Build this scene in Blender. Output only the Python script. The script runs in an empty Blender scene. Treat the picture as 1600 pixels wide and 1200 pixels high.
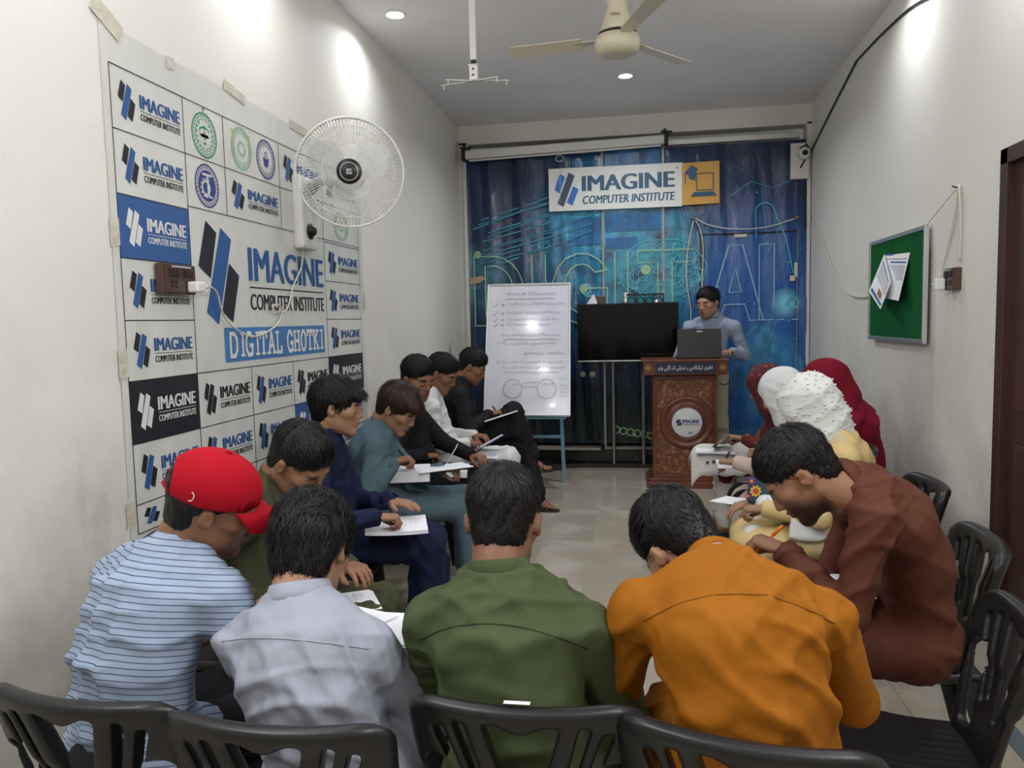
import bpy, bmesh, math, random
import numpy as np
from mathutils import Vector, Matrix
from mathutils.bvhtree import BVHTree

C = bpy.context.scene.collection
V = lambda *a: np.array(a, float)
def nrm(v):
    v = np.array(v, float); return v/(np.linalg.norm(v)+1e-12)

# ------------------------------------------------------------------ camera, world, exposure
CAM = V(0, 0, 1.55); FPX = 1193.0
cy_ = nrm((205, -104, FPX)); cz_ = V(317, 14300, FPX); cz_ = -nrm(cz_-cz_.dot(cy_)*cy_); cx_ = np.cross(cy_, cz_)
CM = np.stack([cx_, cy_, cz_], 1)          # camera(right,down,fwd) = CM @ world
cam = bpy.data.objects.new('camera', bpy.data.cameras.new('camera')); C.objects.link(cam)
Rw = CM.T
cam.matrix_world = Matrix([[Rw[0][0], -Rw[0][1], -Rw[0][2], CAM[0]], [Rw[1][0], -Rw[1][1], -Rw[1][2], CAM[1]], [Rw[2][0], -Rw[2][1], -Rw[2][2], CAM[2]], [0, 0, 0, 1]])
cam.data.sensor_width = 36; cam.data.lens = FPX/1600*36; cam.data.clip_start = .05
sc = bpy.context.scene; sc.camera = cam
w = bpy.data.worlds.new('world'); sc.world = w; w.use_nodes = True
w.node_tree.nodes['Background'].inputs[0].default_value = (.8, .85, 1, 1); w.node_tree.nodes['Background'].inputs[1].default_value = .3
sc.view_settings.view_transform = 'Standard'; sc.view_settings.look = 'None'; sc.view_settings.gamma = 1
sc.view_settings.use_curve_mapping = False
sc.view_settings.exposure = 0.0
LAMP_W = 9.5
LAMP_K = [.7, 2.4, .7]+[.65, .65]+[.72]*6
FILL_TUBES = [((1.585, 1.0, 3.05), -1), ((-1.855, .6, 3.05), 1)]  # out-of-view tubes added as soft fill beside the ceiling lights
FILL_TUBE_W = 46.0
XL, XR, YB, YF, ZC = -1.889, 1.617, 7.94, -1.8, 3.57
LAMPS = [(-1.59, 5.0), (-.13, 6.65), (1.33, 5.0)]+[(x, y) for y in (3.55, 2.1, .65, -.8) for x in (-1.59, 1.33)]

# ------------------------------------------------------------------ helpers
MATS = {}
def mat(name, col=(.8, .8, .8), rough=.6, metal=0, var=0, vs=8, bump=0, bs=60, spec=.5, alpha=1, emit=None, sheen=0, trans=0, stretch=None, coat=0, col2=None, v2s=3, v2=(.45, .7), world=False):
    if name in MATS: return MATS[name]
    m = bpy.data.materials.new(name); MATS[name] = m; m.use_nodes = True
    nt = m.node_tree; b = nt.nodes['Principled BSDF']; N = nt.nodes.new; L = nt.links.new
    b.inputs['Base Color'].default_value = (*col, 1); b.inputs['Roughness'].default_value = rough
    b.inputs['Metallic'].default_value = metal; b.inputs['Specular IOR Level'].default_value = spec
    b.inputs['Alpha'].default_value = alpha; b.inputs['Transmission Weight'].default_value = trans
    b.inputs['Coat Weight'].default_value = coat
    if sheen: b.inputs['Sheen Weight'].default_value = sheen; b.inputs['Sheen Roughness'].default_value = .5
    if emit: b.inputs['Emission Color'].default_value = (*emit[:3], 1); b.inputs['Emission Strength'].default_value = emit[3]
    tc = N('ShaderNodeTexCoord'); src = tc.outputs['Object']
    if world:
        oi = N('ShaderNodeObjectInfo'); va = N('ShaderNodeVectorMath'); L(src, va.inputs[0]); L(oi.outputs['Location'], va.inputs[1]); src = va.outputs[0]
    if stretch:
        mp = N('ShaderNodeMapping'); mp.inputs['Scale'].default_value = stretch; L(src, mp.inputs[0]); src = mp.outputs[0]
    colsock = None
    if var or col2:
        mx = N('ShaderNodeMix'); mx.data_type = 'RGBA'
        nz = N('ShaderNodeTexNoise'); nz.inputs['Scale'].default_value = vs if var else v2s; nz.inputs['Detail'].default_value = 6
        L(src, nz.inputs['Vector'])
        if col2:
            nz.inputs['Scale'].default_value = v2s
            cr = N('ShaderNodeMapRange'); cr.inputs[1].default_value = v2[0]; cr.inputs[2].default_value = v2[1]
            L(nz.outputs['Fac'], cr.inputs[0]); L(cr.outputs[0], mx.inputs['Factor'])
            mx.inputs['A'].default_value = (*col, 1); mx.inputs['B'].default_value = (*col2, 1)
        else:
            cr = N('ShaderNodeMapRange'); cr.inputs[1].default_value = .3; cr.inputs[2].default_value = .7
            L(nz.outputs['Fac'], cr.inputs[0]); L(cr.outputs[0], mx.inputs['Factor'])
            mx.inputs['A'].default_value = (*[c*(1-var) for c in col], 1); mx.inputs['B'].default_value = (*[min(1, c*(1+var)) for c in col], 1)
        L(mx.outputs['Result'], b.inputs['Base Color']); colsock = mx
    if bump:
        nb = N('ShaderNodeTexNoise'); nb.inputs['Scale'].default_value = bs; nb.inputs['Detail'].default_value = 4
        L(src, nb.inputs['Vector']); bp = N('ShaderNodeBump'); bp.inputs['Strength'].default_value = bump; bp.inputs['Distance'].default_value = .01
        L(nb.outputs['Fac'], bp.inputs['Height']); L(bp.outputs[0], b.inputs['Normal'])
    return m
def tag(o, label=None, cat=None, group=None, kind=None):
    if label: o['label'] = label
    if cat: o['category'] = cat
    if group: o['group'] = group
    if kind: o['kind'] = kind
    return o
def thing(name, loc, label, cat, group=None, rz=0):
    o = bpy.data.objects.new(name, None); o.empty_display_size = .05; C.objects.link(o); o.location = loc; o.rotation_euler.z = rz
    return tag(o, label, cat, group)
def link(name, me, parent=None, loc=None):
    o = bpy.data.objects.new(name, me); C.objects.link(o)
    if parent: o.parent = parent
    if loc is not None: o.location = loc
    return o
def mesh_np(name, verts, faces, mats, fm=None, smooth=True):
    """verts Nx3, faces MxK array (or list)."""
    me = bpy.data.meshes.new(name)
    if isinstance(faces, np.ndarray):
        k = faces.shape[1]
        me.vertices.add(len(verts)); me.vertices.foreach_set('co', np.asarray(verts, np.float32).ravel())
        me.loops.add(faces.size); me.loops.foreach_set('vertex_index', faces.astype(np.int32).ravel())
        me.polygons.add(len(faces)); me.polygons.foreach_set('loop_start', np.arange(0, faces.size, k, dtype=np.int32))
        me.polygons.foreach_set('loop_total', np.full(len(faces), k, np.int32))
        me.update(calc_edges=True)
    else:
        me.from_pydata([tuple(v) for v in verts], [], faces); me.update()
    for m in (mats if isinstance(mats, (list, tuple)) else [mats]): me.materials.append(m)
    if fm is not None: me.polygons.foreach_set('material_index', np.asarray(fm, np.int32))
    me.polygons.foreach_set('use_smooth', np.full(len(me.polygons), smooth))
    me.validate()
    return me

class MB:
    """collects simple shapes into one mesh"""
    def __init__(s): s.v = []; s.f = []; s.m = []; s.mats = []; s.cur = 0; s.sm = []
    def mat(s, m):
        if m not in s.mats: s.mats.append(m)
        s.cur = s.mats.index(m); return s
    def add(s, vs, fs, smooth=False):
        o = len(s.v); s.v += [tuple(map(float, v)) for v in vs]
        for f in fs: s.f.append(tuple(i+o for i in f)); s.m.append(s.cur); s.sm.append(smooth)
        return s
    def box(s, c, size, R=None, bev=0):
        x, y, z = [q/2 for q in size]
        if bev:
            bm = bmesh.new(); bmesh.ops.create_cube(bm, size=1)
            for v in bm.verts: v.co = Vector((v.co.x*size[0], v.co.y*size[1], v.co.z*size[2]))
            bmesh.ops.bevel(bm, geom=bm.edges[:], offset=bev, segments=2, affect='EDGES', profile=.6)
            vs = [v.co[:] for v in bm.verts]; fs = [[v.index for v in f.verts] for f in bm.faces]; bm.free()
        else:
            vs = [(a*x, b*y, d*z) for a in (-1, 1) for b in (-1, 1) for d in (-1, 1)]
            fs = [(0, 1, 3, 2), (4, 6, 7, 5), (0, 4, 5, 1), (2, 3, 7, 6), (0, 2, 6, 4), (1, 5, 7, 3)]
        vs = np.array(vs)
        if R is not None: vs = vs @ np.array(R).T
        return s.add(vs+np.array(c), fs)
    def bar(s, a, b, w, h, up=(0, 0, 1), bev=0):
        a = V(*a); b = V(*b); d = nrm(b-a); u = V(*up)
        if abs(d.dot(u)) > .98: u = V(1, 0, 0)
        r = nrm(np.cross(d, u)); u = np.cross(r, d); R = np.stack([r, d, u], 1)
        return s.box((a+b)/2, (w, np.linalg.norm(b-a), h), R, bev)
    def tube(s, pts, r, n=8, closed=False, smooth=True, caps=True):
        pts = [np.array(p, float) for p in pts]; k = len(pts); rr = r if hasattr(r, '__len__') else [r]*k
        rings = []; pu = None
        for i, p in enumerate(pts):
            a = pts[i-1] if (i > 0 or closed) else p; b = pts[(i+1) % k] if (i < k-1 or closed) else p
            t = nrm(b-a)
            if pu is None: pu = V(0, 0, 1) if abs(t[2]) < .9 else V(1, 0, 0)
            u = nrm(pu-t*pu.dot(t)); pu = u; v = np.cross(t, u)
            rings.append([p+rr[i]*(math.cos(q)*u+math.sin(q)*v) for q in np.arange(n)*2*math.pi/n])
        vs = [x for g in rings for x in g]; fs = []
        for i in range(k if closed else k-1):
            j = (i+1) % k
            for q in range(n): fs.append((i*n+q, i*n+(q+1) % n, j*n+(q+1) % n, j*n+q))
        if caps and not closed: fs += [tuple(range(n))[::-1], tuple(range((k-1)*n, k*n))]
        return s.add(vs, fs, smooth)
    def lathe(s, prof, c=(0, 0, 0), R=None, n=24, smooth=True):
        """profile [(r,z)] about local z"""
        vs = []; fs = []
        for r, z in prof:
            for q in range(n): a = q*2*math.pi/n; vs.append((r*math.cos(a), r*math.sin(a), z))
        for i in range(len(prof)-1):
            for q in range(n): fs.append((i*n+q, i*n+(q+1) % n, (i+1)*n+(q+1) % n, (i+1)*n+q))
        fs += [tuple(range(n))[::-1], tuple(range((len(prof)-1)*n, len(prof)*n))]
        vs = np.array(vs)
        if R is not None: vs = vs @ np.array(R).T
        return s.add(vs+np.array(c), fs, smooth)
    def poly(s, pts, th=(0, 0, 0)):
        """flat polygon, optional thickness vector"""
        n = len(pts); t = np.array(th, float)
        if not t.any(): return s.add(pts, [tuple(range(n))])
        vs = [np.array(p, float) for p in pts]+[np.array(p, float)+t for p in pts]
        fs = [tuple(range(n)), tuple(range(2*n-1, n-1, -1))]+[(i, i+n, (i+1) % n+n, (i+1) % n) for i in range(n)]
        return s.add(vs, fs)
    def mesh(s, name):
        me = bpy.data.meshes.new(name); me.from_pydata(s.v, [], s.f)
        for m in s.mats: me.materials.append(m)
        me.polygons.foreach_set('material_index', s.m); me.polygons.foreach_set('use_smooth', s.sm)
        bm = bmesh.new(); bm.from_mesh(me); bmesh.ops.recalc_face_normals(bm, faces=bm.faces); bm.to_mesh(me); bm.free()
        me.update(); return me
    def build(s, name, parent=None, loc=None): return link(name, s.mesh(name), parent, loc)

_tc = {}
def text2d(txt, off=0.0, shear=0, fill=True, bevel=0.0, res=3, space=1.0):
    key = (txt, off, shear, fill, bevel, res, space)
    if key in _tc: return _tc[key]
    cu = bpy.data.curves.new('t', 'FONT'); cu.body = txt; cu.offset = off; cu.shear = shear; cu.resolution_u = res; cu.space_character = space
    if not fill: cu.fill_mode = 'NONE'; cu.bevel_depth = bevel; cu.bevel_resolution = 0
    o = bpy.data.objects.new('t', cu); C.objects.link(o)
    dg = bpy.context.evaluated_depsgraph_get(); me = o.evaluated_get(dg).to_mesh()
    vs = np.array([v.co[:] for v in me.vertices]).reshape(-1, 3); fs = [tuple(p.vertices) for p in me.polygons]
    o.evaluated_get(dg).to_mesh_clear(); bpy.data.objects.remove(o); bpy.data.curves.remove(cu)
    if len(vs):
        lo = vs.min(0); hi = vs.max(0); vs[:, 0] = (vs[:, 0]-lo[0])/(hi[0]-lo[0]); vs[:, 1] = (vs[:, 1]-lo[1])/(hi[1]-lo[1])
    _tc[key] = (vs, fs); return vs, fs
def put_text(mb, txt, origin, ux, uy, w, h, off=0.0, bold=0, **k):
    """origin=lower-left, ux,uy unit vectors; bold = extra stroke width in metres"""
    if bold:
        for i in range(3): put_text(mb, txt, np.array(origin, float)+np.array(ux, float)*bold*(i-1)/2+np.cross(ux, uy)*.00035*i, ux, uy, w, h, off, **k)
        return
    vs, fs = text2d(txt, off, **k)
    if not len(vs): return
    o = np.array(origin, float); ux = np.array(ux, float); uy = np.array(uy, float); nz = np.cross(ux, uy)
    mb.add(o+vs[:, :1]*w*ux+vs[:, 1:2]*h*uy+vs[:, 2:3]*nz*h, fs)

# ------------------------------------------------------------------ signed distance modelling
class SDF:
    def __init__(s, lo, hi, h):
        s.h = h; s.lo = np.array(lo, np.float32); s.n = np.ceil((np.array(hi)-np.array(lo))/h).astype(int)+1
        s.ax = [(s.lo[i]+np.arange(s.n[i], dtype=np.float32)*h).astype(np.float32) for i in range(3)]
        s.F = np.full(tuple(s.n), .05, np.float32)
    def _sub(s, lo, hi):
        a = np.clip(np.floor((np.array(lo)-s.lo)/s.h).astype(int), 0, s.n-1); b = np.clip(np.ceil((np.array(hi)-s.lo)/s.h).astype(int)+1, 0, s.n)
        if (b-a < 2).any(): return None, None, None, None
        sl = tuple(slice(a[i], b[i]) for i in range(3))
        return sl, s.ax[0][sl[0]][:, None, None], s.ax[1][sl[1]][None, :, None], s.ax[2][sl[2]][None, None, :]
    def _op(s, sl, d, k, op):
        F = s.F[sl]
        if op == 'u':
            if k > 0: h = np.maximum(k-np.abs(F-d), 0)/k; s.F[sl] = np.minimum(F, d)-h*h*k*.25
            else: s.F[sl] = np.minimum(F, d)
        else:
            d = -d
            if k > 0: h = np.maximum(k-np.abs(F-d), 0)/k; s.F[sl] = np.maximum(F, d)+h*h*k*.25
            else: s.F[sl] = np.maximum(F, d)
    def cone(s, a, b, ra, rb=None, k=.01, op='u'):
        rb = ra if rb is None else rb; a = np.array(a, float); b = np.array(b, float); m = max(ra, rb)+k+2*s.h
        sl, X, Y, Z = s._sub(np.minimum(a, b)-m, np.maximum(a, b)+m)
        if sl is None: return s
        ab = b-a; L = ab.dot(ab)+1e-12
        x, y, z = X-np.float32(a[0]), Y-np.float32(a[1]), Z-np.float32(a[2])
        t = np.clip((x*np.float32(ab[0])+y*np.float32(ab[1])+z*np.float32(ab[2]))/np.float32(L), 0, 1)
        d = np.sqrt((x-t*np.float32(ab[0]))**2+(y-t*np.float32(ab[1]))**2+(z-t*np.float32(ab[2]))**2)-(np.float32(ra)+t*np.float32(rb-ra))
        s._op(sl, d, k, op); return s
    def path(s, pts, rs, k=.01):
        for i in range(len(pts)-1): s.cone(pts[i], pts[i+1], rs[i], rs[i+1], k)
        return s
    def ell(s, c, r, R=None, k=.01, op='u'):
        c = np.array(c, float); r = np.array(r, float); m = r.max()+k+2*s.h
        sl, X, Y, Z = s._sub(c-m, c+m)
        if sl is None: return s
        x, y, z = X-np.float32(c[0]), Y-np.float32(c[1]), Z-np.float32(c[2])
        if R is not None:
            R = np.array(R, np.float32)  # columns = local axes
            x, y, z = [x*R[0, i]+y*R[1, i]+z*R[2, i] for i in range(3)]
        r = r.astype(np.float32)
        k0 = np.sqrt((x/r[0])**2+(y/r[1])**2+(z/r[2])**2); k1 = np.sqrt((x/r[0]**2)**2+(y/r[1]**2)**2+(z/r[2]**2)**2)+1e-6
        s._op(sl, k0*(k0-1)/k1, k, op); return s
    def econe(s, a, b, ra, rb, u, k=.02, op='u'):
        """elliptical capsule a->b, radii (along u, across u)"""
        a = np.array(a, float); b = np.array(b, float); ax = nrm(b-a); u = nrm(np.array(u, float)-ax*np.dot(u, ax)); v = np.cross(ax, u)
        m = max(*ra, *rb)+k+2*s.h
        sl, X, Y, Z = s._sub(np.minimum(a, b)-m, np.maximum(a, b)+m)
        if sl is None: return s
        ab = b-a; L = ab.dot(ab)+1e-12; f = np.float32
        x, y, z = X-f(a[0]), Y-f(a[1]), Z-f(a[2])
        t = np.clip((x*f(ab[0])+y*f(ab[1])+z*f(ab[2]))/f(L), 0, 1)
        x = x-t*f(ab[0]); y = y-t*f(ab[1]); z = z-t*f(ab[2])
        qu = x*f(u[0])+y*f(u[1])+z*f(u[2]); qv = x*f(v[0])+y*f(v[1])+z*f(v[2]); qw = x*f(ax[0])+y*f(ax[1])+z*f(ax[2])
        Ru = f(ra[0])+t*f(rb[0]-ra[0]); Rv = f(ra[1])+t*f(rb[1]-ra[1]); Rw = np.minimum(Ru, Rv)
        k0 = np.sqrt((qu/Ru)**2+(qv/Rv)**2+(qw/Rw)**2); k1 = np.sqrt((qu/Ru**2)**2+(qv/Rv**2)**2+(qw/Rw**2)**2)+1e-6
        s._op(sl, k0*(k0-1)/k1, k, op); return s
    def box(s, c, r, R=None, rd=.01, k=.01, op='u'):
        c = np.array(c, float); m = np.linalg.norm(r)+rd+k+2*s.h
        sl, X, Y, Z = s._sub(c-m, c+m)
        if sl is None: return s
        x, y, z = X-np.float32(c[0]), Y-np.float32(c[1]), Z-np.float32(c[2])
        if R is not None:
            R = np.array(R, np.float32); x, y, z = [x*R[0, i]+y*R[1, i]+z*R[2, i] for i in range(3)]
        else: x, y, z = np.broadcast_arrays(x, y, z)
        qx, qy, qz = np.abs(x)-(r[0]-rd), np.abs(y)-(r[1]-rd), np.abs(z)-(r[2]-rd)
        d = np.sqrt(np.maximum(qx, 0)**2+np.maximum(qy, 0)**2+np.maximum(qz, 0)**2)+np.minimum(np.maximum(qx, np.maximum(qy, qz)), 0)-rd
        s._op(sl, d.astype(np.float32), k, op); return s
    def half(s, p, n_, k=.004):
        """cut away the side the normal points to"""
        n_ = nrm(n_); f = np.float32
        d = (s.ax[0][:, None, None]-f(p[0]))*f(n_[0])+(s.ax[1][None, :, None]-f(p[1]))*f(n_[1])+(s.ax[2][None, None, :]-f(p[2]))*f(n_[2])
        s._op(tuple(slice(None) for _ in range(3)), -d, k, 's'); return s
    def nets(s):
        F = s.F; F[0] = F[-1] = .05; F[:, 0] = F[:, -1] = .05; F[:, :, 0] = F[:, :, -1] = .05
        S = F < 0; nx, ny, nz = F.shape
        c = [S[i:nx-1+i, j:ny-1+j, k:nz-1+k] for i in (0, 1) for j in (0, 1) for k in (0, 1)]
        anyv = c[0].copy(); allv = c[0].copy()
        for q in c[1:]: anyv |= q; allv &= q
        act = anyv & ~allv; I = np.argwhere(act)
        if not len(I): return np.zeros((0, 3)), np.zeros((0, 4), int)
        idm = np.full(act.shape, -1, np.int32); idm[act] = np.arange(len(I))
        corners = np.array([(i, j, k) for i in (0, 1) for j in (0, 1) for k in (0, 1)])
        vals = np.stack([F[I[:, 0]+q[0], I[:, 1]+q[1], I[:, 2]+q[2]] for q in corners], 1)
        P = np.zeros((len(I), 3)); cnt = np.zeros(len(I))
        for a in range(8):
            for ax in range(3):
                if corners[a][ax] == 0:
                    b = a+[4, 2, 1][ax]; va, vb = vals[:, a], vals[:, b]; m = (va < 0) != (vb < 0)
                    t = np.where(m, va/(va-vb+1e-20), 0); q = corners[a][None, :].repeat(len(I), 0).astype(float); q[:, ax] += t
                    P += q*m[:, None]; cnt += m
        P = (I+P/cnt[:, None])*s.h+s.lo
        fs = []
        for ax in range(3):
            A = np.moveaxis(S, ax, 0); d = A[:-1] != A[1:]; d = np.moveaxis(d, 0, ax)
            J = np.argwhere(d); o1, o2 = [q for q in range(3) if q != ax]
            J = J[(J[:, o1] > 0) & (J[:, o2] > 0)]
            if not len(J): continue
            s0 = S[J[:, 0], J[:, 1], J[:, 2]]
            def g(d1, d2):
                K = J.copy(); K[:, o1] -= d1; K[:, o2] -= d2; return idm[np.minimum(K[:, 0], idm.shape[0]-1), np.minimum(K[:, 1], idm.shape[1]-1), np.minimum(K[:, 2], idm.shape[2]-1)]
            q = np.stack([g(1, 1), g(0, 1), g(0, 0), g(1, 0)], 1)
            flip = s0 if ax != 1 else ~s0
            q = np.where(flip[:, None], q, q[:, ::-1]); fs.append(q)
        fs = np.concatenate(fs); fs = fs[(fs >= 0).all(1)]
        return P, fs
def relax(P, Fq, it=2, f=.5):
    for _ in range(it):
        acc = np.zeros_like(P); cnt = np.zeros(len(P))
        for a, b in ((0, 1), (1, 2), (2, 3), (3, 0)):
            for x, y in ((a, b), (b, a)):
                cnt += np.bincount(Fq[:, x], minlength=len(P))
                for d in range(3): acc[:, d] += np.bincount(Fq[:, x], P[Fq[:, y], d], len(P))
        P = P*(1-f)+f*acc/np.maximum(cnt, 1)[:, None]
    return P
def vnormals(P, Fq):
    n_ = np.cross(P[Fq[:, 2]]-P[Fq[:, 0]], P[Fq[:, 3]]-P[Fq[:, 1]]); N = np.zeros_like(P)
    for j in range(4):
        for d in range(3): N[:, d] += np.bincount(Fq[:, j], n_[:, d], len(P))
    return N/(np.linalg.norm(N, axis=1)[:, None]+1e-12)
# ------------------------------------------------------------------ materials
def wall_mat(name, col, dirt):
    m = bpy.data.materials.new(name); m.use_nodes = True; nt = m.node_tree; b = nt.nodes['Principled BSDF']; N = nt.nodes.new; L = nt.links.new
    tc = N('ShaderNodeTexCoord'); n1 = N('ShaderNodeTexNoise'); n1.inputs['Scale'].default_value = 1.3; n1.inputs['Detail'].default_value = 8; n1.inputs['Roughness'].default_value = .65
    L(tc.outputs['Object'], n1.inputs['Vector'])
    sx = N('ShaderNodeSeparateXYZ'); L(tc.outputs['Object'], sx.inputs[0])
    # scuffs and grime at the height where shoulders and chair backs rub (stays on the wall)
    hgt = N('ShaderNodeMapRange'); hgt.inputs[1].default_value = 2.0; hgt.inputs[2].default_value = .2; L(sx.outputs[2], hgt.inputs[0])
    r1 = N('ShaderNodeMapRange'); r1.inputs[1].default_value = .42; r1.inputs[2].default_value = .75; L(n1.outputs['Fac'], r1.inputs[0])
    mu = N('ShaderNodeMath'); mu.operation = 'MULTIPLY'; L(hgt.outputs[0], mu.inputs[0]); L(r1.outputs[0], mu.inputs[1])
    n2 = N('ShaderNodeTexNoise'); n2.inputs['Scale'].default_value = 5; n2.inputs['Detail'].default_value = 10; mp = N('ShaderNodeMapping'); mp.inputs['Scale'].default_value = (1, 1, .35); L(tc.outputs['Object'], mp.inputs[0]); L(mp.outputs[0], n2.inputs['Vector'])
    r2 = N('ShaderNodeMapRange'); r2.inputs[1].default_value = .62; r2.inputs[2].default_value = .78; L(n2.outputs['Fac'], r2.inputs[0])
    mu2 = N('ShaderNodeMath'); mu2.operation = 'MULTIPLY'; L(r2.outputs[0], mu2.inputs[0]); L(hgt.outputs[0], mu2.inputs[1])
    ad = N('ShaderNodeMath'); ad.use_clamp = True; L(mu.outputs[0], ad.inputs[0]); ml = N('ShaderNodeMath'); ml.operation = 'MULTIPLY'; ml.inputs[1].default_value = .6; L(mu2.outputs[0], ml.inputs[0]); L(ml.outputs[0], ad.inputs[1])
    m3 = N('ShaderNodeMath'); m3.operation = 'MULTIPLY'; m3.inputs[1].default_value = dirt; L(ad.outputs[0], m3.inputs[0])
    mx = N('ShaderNodeMix'); mx.data_type = 'RGBA'; L(m3.outputs[0], mx.inputs['Factor']); mx.inputs['A'].default_value = (*col, 1); mx.inputs['B'].default_value = (.33, .29, .23, 1); L(mx.outputs['Result'], b.inputs['Base Color'])
    b.inputs['Roughness'].default_value = .62; b.inputs['Specular IOR Level'].default_value = .3
    bp = N('ShaderNodeBump'); bp.inputs['Strength'].default_value = .12; bp.inputs['Distance'].default_value = .02; n4 = N('ShaderNodeTexNoise'); n4.inputs['Scale'].default_value = 9; n4.inputs['Detail'].default_value = 5; L(tc.outputs['Object'], n4.inputs['Vector']); L(n4.outputs['Fac'], bp.inputs['Height']); L(bp.outputs[0], b.inputs['Normal'])
    return m
M_WALL = wall_mat('wall_paint', (.76, .735, .68), .85)
M_CEIL = mat('ceiling_paint', (.86, .845, .86), .8, var=.03, vs=2)
M_BLACK = mat('black_plastic', (.007, .007, .0075), .36, bump=.06, bs=60, spec=.40)
M_WHITEP = mat('white_plastic', (.75, .74, .70), .35)
M_CREAM = mat('cream_enamel', (.66, .60, .44), .3)
M_STEEL = mat('brushed_steel', (.62, .60, .56), .25, metal=1)
M_ALU = mat('aluminium', (.62, .62, .60), .4, metal=.9)
M_DKM = mat('dark_metal', (.03, .03, .03), .5, metal=.5)
M_PAPER = mat('paper', (.80, .80, .84), .7, var=.03)
M_INK = mat('ink_black', (.02, .02, .03), .6); M_INKB = mat('print_blue', (.03, .10, .29), .45); M_INKBK = mat('print_black', (.018, .018, .024), .45)
M_VINYL = mat('banner_vinyl', (.66, .66, .62), .26, var=.04, vs=3, bump=.8, bs=5, spec=.55, stretch=(1, 1.6, .8))
M_PWHITE = mat('print_white', (.72, .72, .70), .4)
M_TAPE = mat('tape', (.60, .56, .46), .3, var=.12, vs=20, bump=.4, bs=60)
M_MARK = mat('marker_ink', (.20, .20, .27), .5)
M_SOCK = mat('brown_bakelite', (.075, .04, .03), .35)
M_DOOR = mat('door_wood', (.055, .024, .017), .38, var=.25, vs=6, stretch=(1, 1, .2))

# ------------------------------------------------------------------ room shell
def slab(name, c, size, m, kind='structure'):
    o = MB().mat(m).box((0, 0, 0), size).build(name); o.location = c; tag(o, kind=kind); return o
T = .12
def wall_mesh(name, pts_boxes, m, loc=(0, 0, 0)):
    mb = MB().mat(m)
    for c, s_ in pts_boxes: mb.box(c, s_)
    o = mb.build(name); tag(o, kind='structure'); return o
YM, LY = (YF+YB)/2, YB-YF
wall_mesh('wall_left', [((XL-T/2, YM, ZC/2), (T, LY+2*T, ZC))], M_WALL)
DY0, DY1, DZ = 2.93, 3.838, 2.265
wall_mesh('wall_right', [((XR+T/2, (DY1+YB+T)/2, ZC/2), (T, YB+T-DY1, ZC)), ((XR+T/2, (YF-T+DY0)/2, ZC/2), (T, DY0-YF+T, ZC)), ((XR+T/2, (DY0+DY1)/2, (DZ+ZC)/2), (T, DY1-DY0, ZC-DZ))], M_WALL)
wall_mesh('wall_front', [(((XL+XR)/2, YF-T/2, ZC/2), (XR-XL, T, ZC))], M_WALL)
wall_mesh('wall_back', [(((XL+XR)/2, YB+.10, (3.38+ZC)/2), (XR-XL, .2, ZC-3.38)), (((XL+XR)/2, YB+.34, 1.7), (XR-XL, .12, 3.4)), ((XL+.045, YB+.10, 1.7), (.09, .2, 3.4)), ((XR-.02, YB+.10, 1.7), (.04, .2, 3.4))], M_WALL)
wall_mesh('ceiling', [(((XL+XR)/2, YM, ZC+.05), (XR-XL+2*T, LY+2*T, .1))], M_CEIL)
# floor: grout bed with one object per tile
fl = wall_mesh('floor', [(((XL+XR)/2, YM+.15, -.06), (XR-XL+2*T, LY+2*T+.3, .11))], mat('grout', (.50, .47, .41), .8))
M_TILE = mat('floor_tile', (.34, .30, .24), .22, col2=(.48, .44, .37), v2s=2.2, v2=(.5, .72), spec=.5, bump=.03, bs=5, world=True)
M_TILE2 = mat('floor_tile_warm', (.36, .315, .25), .24, col2=(.48, .43, .36), v2s=2.6, v2=(.48, .75), spec=.5, bump=.03, bs=5, world=True)
M_STRIPE = mat('floor_border_blue', (.12, .15, .17), .25, var=.1)
TW, TL = .342, .88
def tile_me(w_, l_, m, name):
    return MB().mat(m).box((0, 0, 0), (w_-.0035, l_-.0035, .012), bev=.0015).mesh(name)
tm = [tile_me(TW, TL, M_TILE, 'floor_tile'), tile_me(TW, TL, M_TILE2, 'floor_tile')]
rng = random.Random(4)
xs = [-.36+TW*i for i in range(-4, 5)]
edges = [XL]+[x for x in xs if XL+.05 < x < 1.28]+[1.28]
for i in range(len(edges)-1):
    x0, x1 = edges[i], edges[i+1]
    full = abs(x1-x0-TW) < .004
    cut = None if full else [tile_me(x1-x0, TL, M_TILE, 'floor_tile'), tile_me(x1-x0, TL, M_TILE2, 'floor_tile')]
    for j in range(-10, 2):
        y0 = 7.0+TL*j; y1 = y0+TL
        if y1 > YB+.05: y1 = YB+.05
        if y0 < YF: continue
        ms = (tm if full else cut) if abs(y1-y0-TL) < .01 else [tile_me(x1-x0, y1-y0, M_TILE, 'floor_tile')]*2
        link('floor_tile', ms[rng.random() < .4], fl, ((x0+x1)/2, (y0+y1)/2, -.006+rng.uniform(-.0004, .0004)))
for j in range(-10, 2):
    y0 = 7.0+TL*j; y1 = min(y0+TL, YB+.05)
    if y0 < YF: continue
    link('border_tile', tile_me(.075, y1-y0, M_STRIPE, 'border_tile'), fl, (1.28+.0375, (y0+y1)/2, -.006))
    link('floor_tile', tile_me(XR-1.355, y1-y0, M_TILE2, 'floor_tile'), fl, ((1.355+XR)/2, (y0+y1)/2, -.006))
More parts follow.
